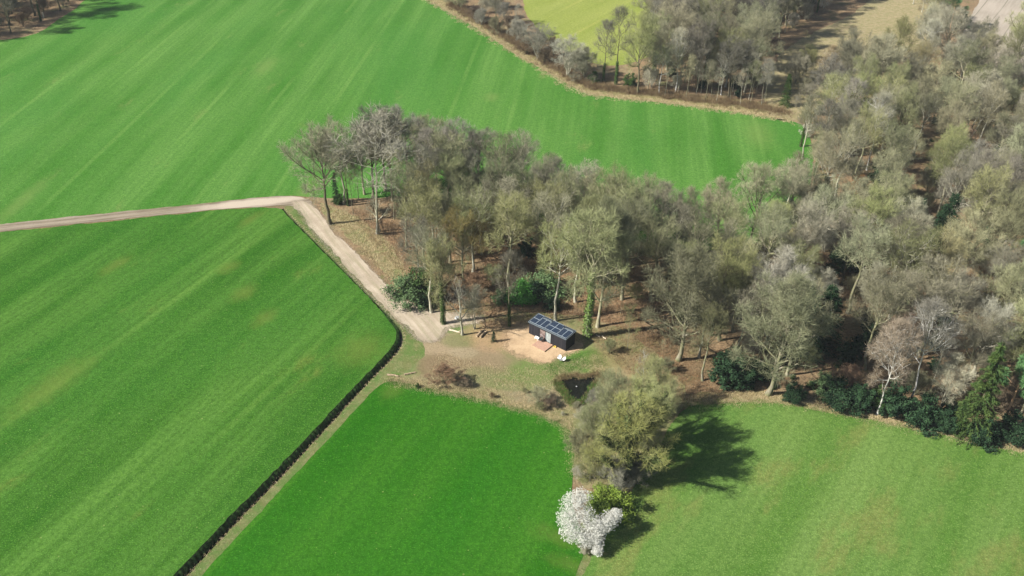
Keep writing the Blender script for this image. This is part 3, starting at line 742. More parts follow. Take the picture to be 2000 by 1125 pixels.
M['roof'] = simple('dark_roof_membrane', (.022, .027, .034), .95, .1)
M['trim'] = simple('grey_blue_metal_trim', (.10, .125, .145), .7, .3, .08)
M['alu'] = simple('aluminium_panel_frame', (.28, .33, .38), .35, .6, .06)
m = NM('solar_cells', .12, .6); P = m.objco()
br = m.N('TexBrick'); br.offset = 0; br.inputs['Scale'].default_value = 1; br.inputs['Brick Width'].default_value = .158; br.inputs['Row Height'].default_value = .158
br.inputs['Mortar Size'].default_value = .004
for k, v in (('Color1', (.012, .022, .045, 1)), ('Color2', (.016, .028, .055, 1)), ('Mortar', (.10, .12, .14, 1))): br.inputs[k].default_value = v
m.L(P, br.inputs['Vector']); m.color(br.outputs[0]); M['pv'] = m.m
M['frame'] = simple('black_window_frame', (.02, .02, .022), .4, .5)
m = NM('reflective_window_glass', .05, .7); m.color((.10, .11, .10)); M['glass'] = m.m
m = NM('glass_with_blinds', .15, .6); P = m.objco(); m.color(m.mix(m.noise(m.mapping(P, 0, (8, 1, 1)), 1, 3, .6, .4, .6), (.33, .38, .38), (.19, .22, .22))); M['blind'] = m.m
m = NM('glass_painted_brown_reflection', .15, .6); m.color(m.mix(m.noise(m.objco(), 3, 4, .7, .4, .6), (.10, .07, .07), (.23, .18, .17))); M['glassb'] = m.m  # brown mottling is a reflection painted into the base colour
M['deckwood'] = simple('pinkish_brown_decking', (.40, .25, .18), .7, .2, .15, 4)
M['white'] = simple('white_plastic', (.66, .66, .64), .4, .4, .03)
M['blackm'] = simple('black_metal', (.02, .02, .02), .4, .5)
M['darkwicker'] = simple('dark_wicker', (.035, .04, .042), .6, .3, .3)
M['yellow'] = simple('yellow_plastic', (.75, .52, .10), .5, .3, .05)
M['wood'] = simple('weathered_log', (.34, .26, .17), .8, .2, .25, 5)
M['palewood'] = simple('barkless_pale_log', (.55, .47, .35), .8, .2, .15, 5)
M['stone'] = simple('pale_grey_stone', (.33, .34, .34), .8, .2, .15, 5)

cab = empty('cabin', A0, cz)
tag(cab, 'black timber tiny house with solar panels on its roof, standing in the wood-chip yard', 'cabin')
b = MB()   # walls as one shell: prism with sloping top
z0 = .12
b.add([(0, 0, z0), (LEN, 0, z0), (LEN, DEP, z0), (0, DEP, z0), (0, 0, HF), (LEN, 0, HF), (LEN, DEP, HB), (0, DEP, HB)],
      [(0, 3, 2, 1), (0, 1, 5, 4), (1, 2, 6, 5), (2, 3, 7, 6), (3, 0, 4, 7), (4, 5, 6, 7)])
walls = b.build('wall', M['clad'], cab)
b = MB(); b.box(.15, LEN - .15, .15, DEP - .15, 0, z0 - .003); b.build('chassis', M['blackm'], cab)
def roofz(v): return HF + (HB - HF) * v / DEP
b = MB(); e = .03
b.add([(-.06, -.08, roofz(-.08) + e), (LEN + .06, -.08, roofz(-.08) + e), (LEN + .06, DEP + .06, roofz(DEP + .06) + e), (-.06, DEP + .06, roofz(DEP + .06) + e),
       (-.06, -.08, roofz(-.08) + .10), (LEN + .06, -.08, roofz(-.08) + .10), (LEN + .06, DEP + .06, roofz(DEP + .06) + .10), (-.06, DEP + .06, roofz(DEP + .06) + .10)],
      [(0, 3, 2, 1), (0, 1, 5, 4), (1, 2, 6, 5), (2, 3, 7, 6), (3, 0, 4, 7), (4, 5, 6, 7)])
roof = b.build('roof', M['roof'], cab)
b = MB()   # metal edge trim round the roof
def slab(b, u0, u1, v0, v1, za, zb):
    b.add([(u0, v0, roofz(v0) + za), (u1, v0, roofz(v0) + za), (u1, v1, roofz(v1) + za), (u0, v1, roofz(v1) + za),
           (u0, v0, roofz(v0) + zb), (u1, v0, roofz(v0) + zb), (u1, v1, roofz(v1) + zb), (u0, v1, roofz(v1) + zb)],
          [(0, 3, 2, 1), (0, 1, 5, 4), (1, 2, 6, 5), (2, 3, 7, 6), (3, 0, 4, 7), (4, 5, 6, 7)])
slab(b, -.09, LEN + .09, -.20, -.082, .0, .14); slab(b, -.09, LEN + .09, DEP + .062, DEP + .13, .0, .14)
slab(b, -.13, -.062, -.20, DEP + .13, .003, .145); slab(b, LEN + .062, LEN + .13, -.20, DEP + .13, .003, .145)
b.build('trim', M['trim'], roof)
def panel(u0, u1, v0, v1):
    f = MB(); g_ = .035
    slab(f, u0, u1, v0, v0 + g_, .14, .20); slab(f, u0, u1, v1 - g_, v1, .14, .20)
    slab(f, u0, u0 + g_, v0 + g_, v1 - g_, .14, .20); slab(f, u1 - g_, u1, v0 + g_, v1 - g_, .14, .20)
    fr = f.build('solar_panel', M['alu'], cab)
    q = MB(); slab(q, u0 + g_, u1 - g_, v0 + g_, v1 - g_, .15, .19); q.build('solar_cells', M['pv'], fr)
c_ = LEN
for a0, a1, v0, v1 in ((.008, .165, .04, 1.25), (.008, .165, 1.255, 2.52), (.172, .289, .04, 2.0), (.2895, .408, .04, 2.0),
                       (.420, .5775, .04, 1.25), (.420, .5775, 1.255, 2.52), (.578, .739, .04, 1.25), (.578, .739, 1.255, 2.52),
                       (.750, .868, .04, 2.0), (.8685, .990, .04, 2.0)):
    panel(a0 * c_, a1 * c_, v0, v1)
b = MB(); slab(b, .18 * c_, .40 * c_, 2.02, 2.35, .103, .13); b.build('roof_strip', M['trim'], roof)
b = MB(); slab(b, .755 * c_, .975 * c_, 2.02, 2.35, .103, .13); b.build('roof_strip', M['trim'], roof)
for uu in (.415, .743):
    b = MB(); b.tube([(uu * c_, 2.15, roofz(2.15) + .1), (uu * c_, 2.15, roofz(2.15) + .55)], .07, 10); b.build('flue_pipe', M['blackm'], roof)
# glazed door: left leaf has a painted-in brown reflection, right leaf has blinds
d0, d1 = .300 * LEN, .605 * LEN; dm = (d0 + d1) / 2
f = MB()
for x0, x1, z_0, z_1 in ((d0, d1, 2.10, 2.18), (d0, d1, .16, .24), (d0, d0 + .07, .24, 2.10), (d1 - .07, d1, .24, 2.10), (dm - .05, dm + .05, .24, 2.10)):
    f.box(x0, x1, -.05, .0, z_0, z_1)
door = f.build('door', M['frame'], cab)
q = MB(); q.box(d0 + .07, dm - .05, -.025, -.003, .24, 2.10); q.build('pane', M['glassb'], door)
q = MB(); q.box(dm + .05, d1 - .07, -.025, -.003, .24, 2.10); q.build('pane', M['blind'], door)
q = MB(); q.tube([(dm + .09, -.09, .95), (dm + .09, -.09, 1.25)], .015); q.box(dm + .08, dm + .10, -.09, -.05, .97, .99); q.box(dm + .08, dm + .10, -.09, -.05, 1.21, 1.23); q.build('handle', M['alu'], door)
q = MB(); q.box(d1 + .25, d1 + .33, -.07, -.003, 1.75, 1.95); q.build('wall_lamp', M['blackm'], cab)

def world_on_cabin(u, v, z=0): return Vector((A0.x + U.x * u - U.y * v, A0.y + U.y * u + U.x * v, z))
dk = empty('deck', world_on_cabin(.33 * LEN, -2.45), cz); tag(dk, 'low pinkish-brown timber deck in front of the cabin door', 'deck')
b = MB(); nb = 17; wdt = .345 * LEN / nb
for k in range(nb): b.box(k * wdt + .006, (k + 1) * wdt - .006, 0, 2.30, .215, .25)
b.build('deck_boards', M['deckwood'], dk)
b = MB(); b.box(0, .345 * LEN, .03, .08, .02, .213); b.box(0, .345 * LEN, 2.2, 2.25, .02, .213); b.box(0.0, .05, .08, 2.2, .02, .213); b.box(.345 * LEN - .05, .345 * LEN, .08, 2.2, .02, .213)
b.box(.345 * LEN / 2 - .03, .345 * LEN / 2 + .03, .08, 2.2, .02, .213); b.build('deck_frame', M['wood'], dk)

def shell_chair(name, loc, rz, label, smat, group=None, h=.95):
    r = empty(name, loc, rz); tag(r, label, 'chair', group); r.scale = (.85, .85, .88)
    nu, nv = 14, 10; V = []
    for th in (0, .035):
        for j in range(nv + 1):
            t = j / nv
            for i in range(nu + 1):
                a = math.pi * (-.5 + i / nu)      # around the back
                # profile: from seat centre out and up the back
                rr = .05 + .36 * min(1, t * 1.9); zz = .40 + (max(0, t - .38) ** 1.25) * .95 * (h / .95) * (.42 + .58 * math.cos(a) ** 2)
                V.append((math.sin(a) * (rr - th), -math.cos(a) * (rr - th) * 1.0 - (t * .10) + .12 * 1, zz + th * (t < .5)))
    n_v = (nv + 1) * (nu + 1); F = []
    for s_ in (0, 1):
        for j in range(nv):
            for i in range(nu):
                q_ = [s_ * n_v + j * (nu + 1) + i, s_ * n_v + j * (nu + 1) + i + 1, s_ * n_v + (j + 1) * (nu + 1) + i + 1, s_ * n_v + (j + 1) * (nu + 1) + i]
                F.append(q_ if s_ else q_[::-1])
    bnd = [nv * (nu + 1) + i for i in range(nu + 1)]
    F += [(bnd[i], bnd[i + 1], bnd[i + 1] + n_v, bnd[i] + n_v) for i in range(nu)]
    b = MB(); b.add(V, F); b.build('backrest', smat, r, smooth=True)
    b = MB(); b.tube([(0, .10, .38), (0, .10, .44)], [.34, .38], 20); b.build('seat', smat, r)
    for sx in (-1, 1):
        for sy in (-1, 1):
            b = MB(); b.tube([(sx * .18, .1 + sy * .16, .39), (sx * .28, .1 + sy * .28, 0)], .016, 6); b.build('leg', M['blackm'], r)
    return r
shell_chair('garden_chair', G(1092.5, 702), math.radians(150), 'white shell garden chair nearest the cabin, on the lawn edge by the chips', M['white'])
shell_chair('garden_chair', G(1101, 705.5), math.radians(115), 'white shell garden chair on the grass side, its shadow on the lawn', M['white'])
gt = empty('side_table', G(1095.5, 706.5)); tag(gt, 'small low dark table between the two white garden chairs', 'table')
b = MB(); b.tube([(0, 0, .40), (0, 0, .43)], .26, 20); b.build('table_top', simple('grey_table_top', (.22, .23, .23), .5), gt)
for k in range(3):
    b = MB(); a = k * 2.1; b.tube([(math.cos(a) * .1, math.sin(a) * .1, .40), (math.cos(a) * .24, math.sin(a) * .24, 0)], .014, 6); b.build('leg', M['blackm'], gt)
p_ = world_on_cabin(.40 * LEN, -.65, .25)
shell_chair('armchair', p_, cz + 2.7, 'dark round armchair on the deck beside the glass door', M['darkwicker'])
bn = empty('bench', world_on_cabin(.22 * LEN, -.55), cz); tag(bn, 'low white bench against the black cabin wall left of the door', 'bench')
b = MB(); b.box(0, .80, -.2, .2, .40, .45); b.build('seat', M['white'], bn, bevel=.01)
b = MB(); b.box(0, .80, .17, .2, .46, .62); b.build('backrest', M['white'], bn, bevel=.01)
for x in (.03, .70):
    for y in (-.15, .15): b = MB(); b.box(x, x + .05, y - .025, y + .025, 0, .398); b.build('leg', M['white'], bn)
cr = empty('crate', world_on_cabin(.715 * LEN, -.45), cz + .3); tag(cr, 'small yellow crate on the chips at the cabin wall right of the deck', 'crate')
b = MB(); b.box(0, .42, 0, .3, 0, .03)
for x0, x1, y0, y1 in ((0, .42, 0, .02), (0, .42, .28, .3), (0, .02, .02, .28), (.4, .42, .02, .28)): b.box(x0, x1, y0, y1, .03, .24)
b.build('box', M['yellow'], cr)
for y in (-.006, .306): b = MB(); b.box(.14, .28, y - .003, y + .003, .16, .19); b.build('handle', M['blackm'], cr)

# ------------------------------------------------------------------ logs, posts, stones
def log(p0, p1, r, label, mat, z=None):
    a, c2 = G(*p0), G(*p1); L_ = (c2 - a).length; rz = math.atan2((c2 - a).y, (c2 - a).x)
    o = MB(); rr = random.Random(int(p0[0]))
    pts = [(L_ * k / 7, rr.uniform(-.06, .06), r * .9) for k in range(8)]
    o.tube(pts, [r * (1 - .05 * k) for k in range(8)], 9)
    for k in range(2):
        x = L_ * rr.uniform(.3, .8); o.tube([(x, 0, r), (x + .3, rr.uniform(-.3, .3), r * 2.2)], [r * .4, r * .25], 6)
    b = o.build('log', mat, None, smooth=False); b.location = (a.x, a.y, z or .03); b.rotation_euler = (0, 0, rz); tag(b, label, 'log'); return b
log((878, 646), (899, 651), .17, 'pale barkless log on the green patch where the sandy track ends', M['palewood'])
log((931, 659), (944, 646), .22, 'thick log lying left of the small dark fir by the clearing, leftmost of the pair', M['wood'])
log((938, 660), (950, 648), .20, 'thick log beside another log, the one closer to the cabin yard', M['wood'])
log((1164, 655), (1171, 659), .10, 'short pale branch on the leaf litter behind the cabin shadow, left one', M['palewood'])
log((1176, 657), (1183, 663), .10, 'short pale branch on the leaf litter behind the cabin shadow, right one', M['palewood'])
log((757, 733), (778, 736), .16, 'brown branch lying at the corner of the lower meadow by the ditch', M['wood'])
log((790, 733), (812, 728), .14, 'thin fallen branch left of the brown bramble heap', M['wood'])
def post(px, py, h, r, label, mat):
    g = G(px, py); b = MB(); b.tube([(0, 0, -.1), (0, 0, h * .97), (0, 0, h)], [r, r * .95, r * .6], 9); o = b.build('post', mat); o.location = g; o.rotation_euler = (.05, .04, 0); tag(o, label, 'post')
post(1092, 1043, 1.1, .09, 'white post on the yellowed grass left of the blossom tree', M['white'])
post(85, 34, 1.6, .25, 'pale tree stump at the edge of the far left wood', M['palewood'])
def stone(px, py, r, label, mat):
    rng = np.random.default_rng(int(px)); import bmesh
    bm = bmesh.new(); bmesh.ops.create_icosphere(bm, subdivisions=2, radius=r)
    for v in bm.verts: v.co *= 1 + rng.normal(0, .09); v.co.z *= .6
    me = bpy.data.meshes.new('stone'); bm.to_mesh(me); bm.free(); me.materials.append(mat); o = obj('stone', me); g = G(px, py); o.location = (g.x, g.y, r * .3); tag(o, label, 'stone')
stone(893, 622, .45, 'pale grey boulder beside the spur of the sandy track', M['stone'])
stone(1126, 755, .12, 'small pale stone showing in the dark pond', M['stone'])

# ------------------------------------------------------------------ prominent trees and bushes, one by one
T = tree_px
T('grey_dark', 645, 437, 248, 'broad dark-trunked bare tree at the outer bend of the track, leftmost of the grove', 1.05)
T('olive_b', 672, 398, 262, 'bare tree with thin green-grey crown just behind the broad tree at the track bend', 1.0)
T('purple_b', 728, 386, 232, 'reddish-grey tree between the slim pale tree and the highest crown', .9)
T('grey_b', 768, 392, 225, 'grey round-crowned tree right of the tall dark-stemmed one at the grove tip', .95)
T('grey_a', 842, 388, 235, 'wide grey tree left of the dense purplish round crown', 1.0)
T('young', 690, 418, 320, 'young tree on the brown floor left of the tall pale stem', .9)
T('pole_b', 770, 428, 290, 'slim grey tree right of the tall pale stem, in front of the thicket', 1.0)
T('ivybush', 662, 398, 372, 'low ivy-covered bush at the foot of the narrow ivy-clad tree')
T('spruce_b', 657, 396, 335, 'narrow dark evergreen at the north-west end of the grove', .55)
T('pole', 737, 457, 228, 'tall pale-stemmed tree nearest the sandy track at the north-west end', 1.7)
T('slim_dark', 680, 402, 300, 'thin dark tree behind the narrow evergreen')
T('purple_b', 752, 372, 212, 'tall dark-stemmed tree with reddish-grey crown at the far edge of the grove')
T('purple_a', 797, 372, 218, 'wide-crowned bare tree at the far tip of the grove, its crown highest against the meadow', 1.1)
T('coppice', 812, 400, 300, 'pale many-stemmed tree fanning out inside the north-west end of the grove')
T('pole', 700, 390, 290, 'slim pale tree behind the track bend, left of the tall white stem')
T('grey_b', 712, 380, 245, 'grey-brown tree left of the highest crown of the grove', .9)
T('purple_a', 885, 402, 245, 'dense purplish-grey round crown on the far edge of the grove', 1.15)
T('purple_b', 935, 405, 262, 'purplish-grey crown right of the dense round one on the far edge', 1.0)
T('dead_b', 741, 452, 380, 'low dark branching dead tree leaning by the white stem', 1.2)
T('bramble', 790, 415, 395, 'dark brown thicket on the floor of the grove end', 1.0)
T('bramble', 730, 415, 397, 'brown thicket left of the white stem', 1.0)
T('olive_b', 843, 611, 440, 'grey trunk with green crown at the fork of the sandy track, left of the pair', .85)
T('ivy_olive', 866, 632, 470, 'ivy-tinged tree right at the fork of the sandy track, right of the pair', .8)
T('dead_b', 903, 654, 545, 'pale gnarled leafless tree at the clearing edge left of the logs', .9)
T('pale_b', 928, 643, 560, 'small pale spreading tree behind the two logs', .9)
T('spruce_b', 964, 668, 646, 'knee-high dark fir on the edge of the chips left of the cabin', 1.0)
T('slim_dark', 995, 638, 500, 'thin dark tree left of the cabin at the yard edge', .9)
T('olive_b', 1086, 627, 430, 'tall mossy tree directly behind the middle of the cabin', .8)
T('ivy_bright', 1147, 657, 420, 'tree with green ivy up its trunk beside the cabin shadow')
T('mossy', 1167, 639, 405, 'mossy twin-trunk tree just behind the bright ivy tree', .7)
T('olive_a', 1157, 617, 395, 'tall green-grey tree behind the mossy twin trunk', .75)
T('young', 1225, 682, 600, 'young thin tree standing alone on the litter right of the cabin')
T('young', 1212, 612, 540, 'thin sapling in the brown gap behind the lone young tree')
T('mossy', 1325, 703, 490, 'big mossy tree in front of the gap right of the clearing', 1.0)
T('olive_c', 1405, 665, 478, 'broad tree with grey top behind the holly, right of the big mossy tree', .95)
T('slim_dark', 1388, 655, 520, 'leaning dark tree beside the broad tree with grey top')
T('mossy', 1500, 770, 548, 'wide mossy tree with a bare pale trunk at the meadow edge', 1.05)
T('dead', 1583, 700, 590, 'thin white dead stem in the dark gap of the wood')
T('birch', 1713, 810, 640, 'leaning white birch with brownish twigs at the meadow edge', .95)
T('birch_b', 1775, 790, 600, 'white forked birch behind the holly, right of the leaning birch')
T('pole', 1813, 770, 640, 'thin pale stem right of the forked birch')
T('spruce', 1893, 852, 668, 'tall yellow-green spruce at the meadow edge near the right', .85)
T('spruce', 1868, 842, 775, 'smaller yellow-green spruce in front of the tall one', 1.0)
T('pine', 1955, 835, 690, 'orange-stemmed pine at the meadow edge near the right border', 1.0)
T('pine', 2010, 640, 495, 'large green pine on the right border above the meadow edge', 1.4)
T('pale_b', 1835, 800, 700, 'grey mossy shrub-like tree between birch and spruce', 1.1)
T('pale_a', 1900, 730, 590, 'fan-shaped pale grey tree behind the tall spruce', 1.1)
T('spruce_b', 1560, 700, 560, 'dark evergreen filling the gap behind the thin dead stem', 1.1)
T('spruce_b', 1598, 690, 555, 'second dark evergreen in the gap, right of the thin dead stem', 1.2)
T('holly_b', 1420, 745, 668, 'tall dark holly in the gap beside the wide mossy tree', 1.3)
T('holly_b', 1455, 752, 695, 'lower dark holly left of the pale bare trunk', 1.2)
T('holly', 1548, 782, 742, 'round dark holly nearest the straw, just right of the pale bare trunk', .8)
T('holly', 1640, 790, 738, 'wide dark holly left of the leaning birch', 1.1)
T('holly_b', 1678, 800, 735, 'tall dark holly touching the leaning birch on its left')
T('holly_b', 1742, 812, 735, 'dark holly between the two white birches', 1.1)
T('holly', 1795, 825, 770, 'low dark holly right of the forked birch', 1.1)
T('holly', 1845, 840, 800, 'low holly left of the yellow-green spruces', .8)
T('holly', 1915, 862, 815, 'dark bush right at the foot of the tall spruce', 1.0)
T('holly', 1945, 856, 822, 'dark bush at the foot of the orange-stemmed pine', .8)
T('greybush', 1610, 762, 725, 'grey-green bush behind the hollies at the meadow edge')
T('rhodo', 1018, 585, 545, 'bright green rhododendron in the shade behind the cabin', 1.0)
T('holly', 1048, 582, 545, 'dark evergreen bush touching the bright rhododendron', 1.1)
T('greybush', 980, 590, 560, 'grey-green bush left of the bright rhododendron', .9)
T('greybush', 1062, 572, 528, 'grey mossy mound of a bush right behind the rhododendron', 1.4)
T('holly', 1080, 603, 575, 'dark holly clump behind the cabin roof', 1.0)
T('greybush', 800, 588, 535, 'grey-green rhododendron beside the sandy track', 1.25)
T('holly', 828, 600, 573, 'dark shiny bush beside the sandy track, at the foot of the grey trunk', .8)
T('ivybush', 822, 580, 515, 'tall green bush behind the shiny bush by the track', 1.1)
T('holly_b', 1028, 500, 455, 'dark evergreen in the middle of the grove')
T('bramble', 870, 575, 545, 'dark thicket in the shade behind the track fork', 1.2)
T('bramble', 930, 570, 540, 'dark thicket left of the grey-green bush', 1.2)
T('holly_b', 1752, 425, 362, 'broad dark evergreen crown in the middle of the wood', 1.6)
T('spruce_b', 1790, 450, 385, 'dark evergreen in the shade right of the broad one', 1.0)
T('brownleaf', 1665, 400, 335, 'tree holding orange-brown dead leaves in the wood', 1.0)
T('brownleaf', 1990, 540, 480, 'orange-brown leaved tree at the right border', 1.0)
T('spruce', 1532, 208, 143, 'dark spruce at the end of the far hedge', .9)
T('spruce_b', 1570, 175, 150, 'small evergreen right of the dark spruce at the hedge end', 1.0)
T('birch', 1613, 183, 95, 'white birch with reddish twigs on the dry field behind the wood', 1.3)
T('pine', 1345, 85, -5, 'pine crown standing out of the far wood at the top', 1.3)
T('pine', 1855, 60, -10, 'dark green pine between the dry field and the ploughed field', 1.5)
T('spruce_b', 1842, 55, 0, 'dark evergreen left of the pine by the ploughed field', 1.4)
T('ivybush', 1870, 52, 20, 'green bush at the corner of the ploughed field', 1.6)
T('purple_b', 970, 52, -20, 'dark oak standing in the far hedge')
T('pole', 1013, 72, 10, 'pale slim tree in the far hedge right of the dark oak')
T('slim_dark', 1178, 160, 45, 'thin dark tree in the far hedge against the yellow meadow')
T('slim_dark', 1203, 165, 20, 'thin tree with ivied foot right of the other thin dark tree')
T('olive_c', 1246, 182, 30, 'ivy-footed oak at the corner of the far wood', .85)
T('coppice', 1050, 115, 45, 'pale many-stemmed shrub in the far hedge under the yellow meadow', 1.5)
T('coppice', 1108, 148, 75, 'silvery many-stemmed shrub in the far hedge, right of the other one', 1.5)
T('shrub_a', 1142, 155, 100, 'grey rounded shrub left of the thin dark trees in the far hedge', 1.2)
T('birch_b', 1287, 182, 95, 'slim white birch at the front of the far wood')
T('ivybush', 1160, 160, 135, 'green ivy mound at the foot of the thin dark tree')
T('ivybush', 1230, 168, 138, 'green ivy mound at the corner of the far wood')
# lower hedge: blossom tree, lime shrub, ivy giant, willows
T('ivy_big', 1262, 872, 752, 'ivy-clad tree between the willows, nearest the right meadow', 1.2)
T('ivy_big', 1218, 940, 792, 'big ivy-clad tree casting the long shadow over the right meadow', 1.25)
T('willow_b', 1160, 872, 800, 'pale yellowish willow leaning over the lower meadow corner', 1.15)
T('willow', 1200, 820, 722, 'pale willow right of the pond', .85)
T('willow', 1262, 795, 695, 'yellow-green willow nearest the clearing', .8)
T('willow_b', 1292, 812, 738, 'willow at the edge of the right meadow, highest in the lower hedge', .8)
T('willow_b', 1160, 935, 870, 'low pale thicket left of the big ivy-clad tree', 1.1)
T('shrub_c', 1200, 955, 905, 'pale grey shrub above the lime-green bush', 1.0)
T('dead', 1256, 780, 690, 'slender white dead tree among the willows', 1.0)
T('dead', 1152, 940, 895, 'thin white broken stem beside the low pale thicket', .5)
T('lime', 1187, 1000, 948, 'lime-green bush behind the blossom tree', 1.15)
T('shrub_a', 1245, 945, 905, 'brown-grey shrub in the shade of the big ivy-clad tree', 1.0)
T('bramble', 868, 748, 722, 'reddish-brown bramble heap at the top of the lower meadow', 1.5)
T('bramble', 908, 756, 742, 'darker bramble heap right of the reddish one', 1.0)
T('ivybush', 816, 757, 747, 'small dark green bush at the corner of the lower meadow', .9)
T('bramble', 1075, 795, 780, 'brown bramble heap left of the pond', 1.2)
T('shrub_b', 1052, 785, 762, 'low yellowish shrub at the lower left of the pond', 1.2)
T('shrub_a', 1128, 800, 788, 'dark low shrub on the near bank of the pond', 1.3)
T('shrub_b', 1184, 748, 728, 'olive shrub on the right bank of the pond', 1.2)

# blossom tree: lobed white crown
def reg_blossom():
    rng = np.random.default_rng(77)
    lobes = [((-2.2, 1.4, 5.4), 1.9), ((-2.9, .2, 3.9), 1.6), ((-1.2, 2.0, 5.8), 1.5), ((-2.4, -1.2, 2.9), 1.6), ((-.9, .2, 4.3), 1.7), ((.2, -1.0, 3.3), 1.6),
             ((1.2, -.6, 3.2), 1.5), ((2.2, .2, 3.4), 1.4), ((.4, -2.0, 2.0), 1.2), ((-1.0, -1.8, 2.4), 1.3), ((3.0, .8, 3.8), 1.0), ((.6, -2.8, 1.2), .8)]
    cs, rs = [], []
    for (x, y, z), r in lobes:
        for k in range(260):
            d = nrm(rng.normal(0, 1, 3)); cs.append(np.array([x, y, z]) + d * r * rng.uniform(.35, 1.0)); rs.append(rng.uniform(.08, .19))
    cs = np.array(cs); cs[:, 2] = np.maximum(cs[:, 2], .35)
    lc = np.array([l[0] for l in lobes]); lr = np.array([l[1] for l in lobes]) * .88
    V, F = join([cloud(rng, 100000, cs, np.array(rs), .034, 1, .0), cloud(rng, 34000, lc, lr, .036, 1, .3)])
    br = []
    for (x, y, z), r in lobes:
        e = np.array([x, y, z]); br.append(np.stack([[0, 0, -.1], e * [.25, .25, .45], e * [.7, .7, .8], e]))
    br = np.array(br, float); R_ = np.tile([.14, .10, .06, .03], (len(br), 1))
    P2, R2 = kids(rng, br, R_, 9, .4, 1, (45, 40), 1.7, 4, .05, .2, .6)
    P3, R3 = kids(rng, P2, R2, 5, .3, 1, (45, 40), .7, 3, .05, .2, .6)
    tv, tf = join([tubes(br, R_, 7), tubes(P2, R2, 4), tubes(P3, np.maximum(R3, .01), 3)])
    reg('blossom', [('trunk', mesh_np('blossom_trunk', tv, tf, [M['bark_dark']])), ('blossom', mesh_np('blossom_crown', V, F, [M['petal']]))])
reg_blossom(); PH['blossom'] = 7.2; KIND['blossom'] = ('blossom_tree', 'blossom tree')
g_ = G(1152, 1052); plant('blossom', g_.x, g_.y, 6.6, 'white blossoming tree at the end of the lower hedge', None, 1.16, math.radians(2))
g_ = G(1141, 1078); plant('shrub_c', g_.x, g_.y, 1.3, 'small pale shrub below the blossom tree', None, 1.4)

# ------------------------------------------------------------------ woods: every tree an individual
def inside(poly, x, y):
    n = len(poly); c = False
    for i in range(n):
        x1, y1 = poly[i]; x2, y2 = poly[i - 1]
        if (y1 > y) != (y2 > y) and x < (x2 - x1) * (y - y1) / (y2 - y1) + x1: c = not c
    return c
ADJ = {'olive': 'bare moss-green tree', 'grey': 'bare grey-brown tree', 'purple': 'bare purplish-grey tree', 'pale': 'bare silvery tree', 'yellow': 'bare ochre-tinted tree',
       'ivy': 'bare tree with ivy on its trunk', 'mossy': 'spreading mossy tree', 'birch': 'white-stemmed birch', 'pole': 'slim pale pole-like tree', 'young': 'thin young tree',
       'shrub': 'leafless understorey shrub', 'holly': 'dark holly bush', 'slim': 'thin dark tree', 'bramble': 'brown thicket', 'dead': 'dead pale stem', 'coppice': 'pale many-stemmed tree', 'spruce': 'dark evergreen tree', 'brownleaf': 'tree with brown dead leaves', 'ivybush': 'ivy bush', 'greybush': 'grey-green bush'}
def scatter(poly, sp, weights, hr, area, seed, near=.62, keep=None, wide=(.85, 1.1)):
    rr = random.Random(seed); W_ = [tuple(G(*p).xy) for p in poly]
    xs = [p[0] for p in W_]; ys = [p[1] for p in W_]; placed = []; ks = list(weights); ws = [weights[k] for k in ks]
    tries = int((max(xs) - min(xs)) * (max(ys) - min(ys)) / sp ** 2 * 14)
    for _ in range(tries):
        x = rr.uniform(min(xs), max(xs)); y = rr.uniform(min(ys), max(ys))
        if not inside(W_, x, y) or any((x - a) ** 2 + (y - b) ** 2 < sp ** 2 for a, b in placed): continue
        if near and any((x - a) ** 2 + (y - b) ** 2 < (sp * near) ** 2 for a, b in TREES): continue
        placed.append((x, y)); k = rr.choices(ks, ws)[0]; h = rr.uniform(*hr) * (.93 if k.startswith('pale') else 1)
        ar = area(*proj((x, y, 0))) if callable(area) else area
        adj = ADJ[k.split('_')[0]]
        plant(k, x, y, h, f'{adj} {ar}', f'{adj}s {ar}', rr.uniform(*wide), rr.random() * 6.28)
    return placed
deci = dict(olive_a=3, olive_b=3, olive_c=2, grey_a=2, grey_b=2, purple_a=1, yellow_a=1, ivy_olive=1.2, mossy=1)
cnt = 0
cnt += len(scatter([(680, 392), (850, 390), (850, 440), (770, 440), (700, 410)], 6.0, dict(pole=1, pole_b=1, purple_b=1, grey_a=1, slim_dark=1), (13, 19), 'at the north-west end of the grove', 1))
cnt += len(scatter([(770, 465), (900, 440), (920, 570), (850, 590), (800, 545)], 4.9, dict(olive_a=3, olive_b=3, olive_d=4, mossy=1, yellow_a=.6, grey_c=1), (13, 17.5), 'on the side of the grove facing the sandy track', 2))
cnt += len(scatter([(850, 400), (1050, 425), (1090, 540), (1060, 600), (950, 600), (900, 560), (880, 440)], 5.0, dict(olive_a=3, olive_b=4, olive_d=4, grey_c=2, mossy=.7, grey_b=1, ivy_olive=1, yellow_a=.6), (15, 19), 'in the middle of the grove behind the cabin', 3))
cnt += len(scatter([(1000, 423), (1180, 458), (1300, 486), (1440, 500), (1440, 545), (1250, 525), (1100, 490)], 5.2, dict(olive_a=3, grey_a=3, grey_b=3, pale_a=1.5, olive_b=2, purple_a=.6), (14.5, 17.5), 'along the far edge of the grove below the meadow tongue', 4))
cnt += len(scatter([(1090, 490), (1250, 530), (1290, 590), (1235, 600), (1110, 595)], 5.0, dict(olive_a=3, olive_b=3, olive_d=4, mossy=1, ivy_olive=2), (16, 20), 'in the grove right behind the cabin', 5))
cnt += len(scatter([(1280, 540), (1430, 550), (1460, 735), (1370, 745), (1340, 660)], 5.6, dict(olive_a=3, olive_d=3, grey_c=2, mossy=1, grey_b=1, ivy_olive=2, olive_c=1), (14, 18), 'between the clearing and the dense wood', 6))
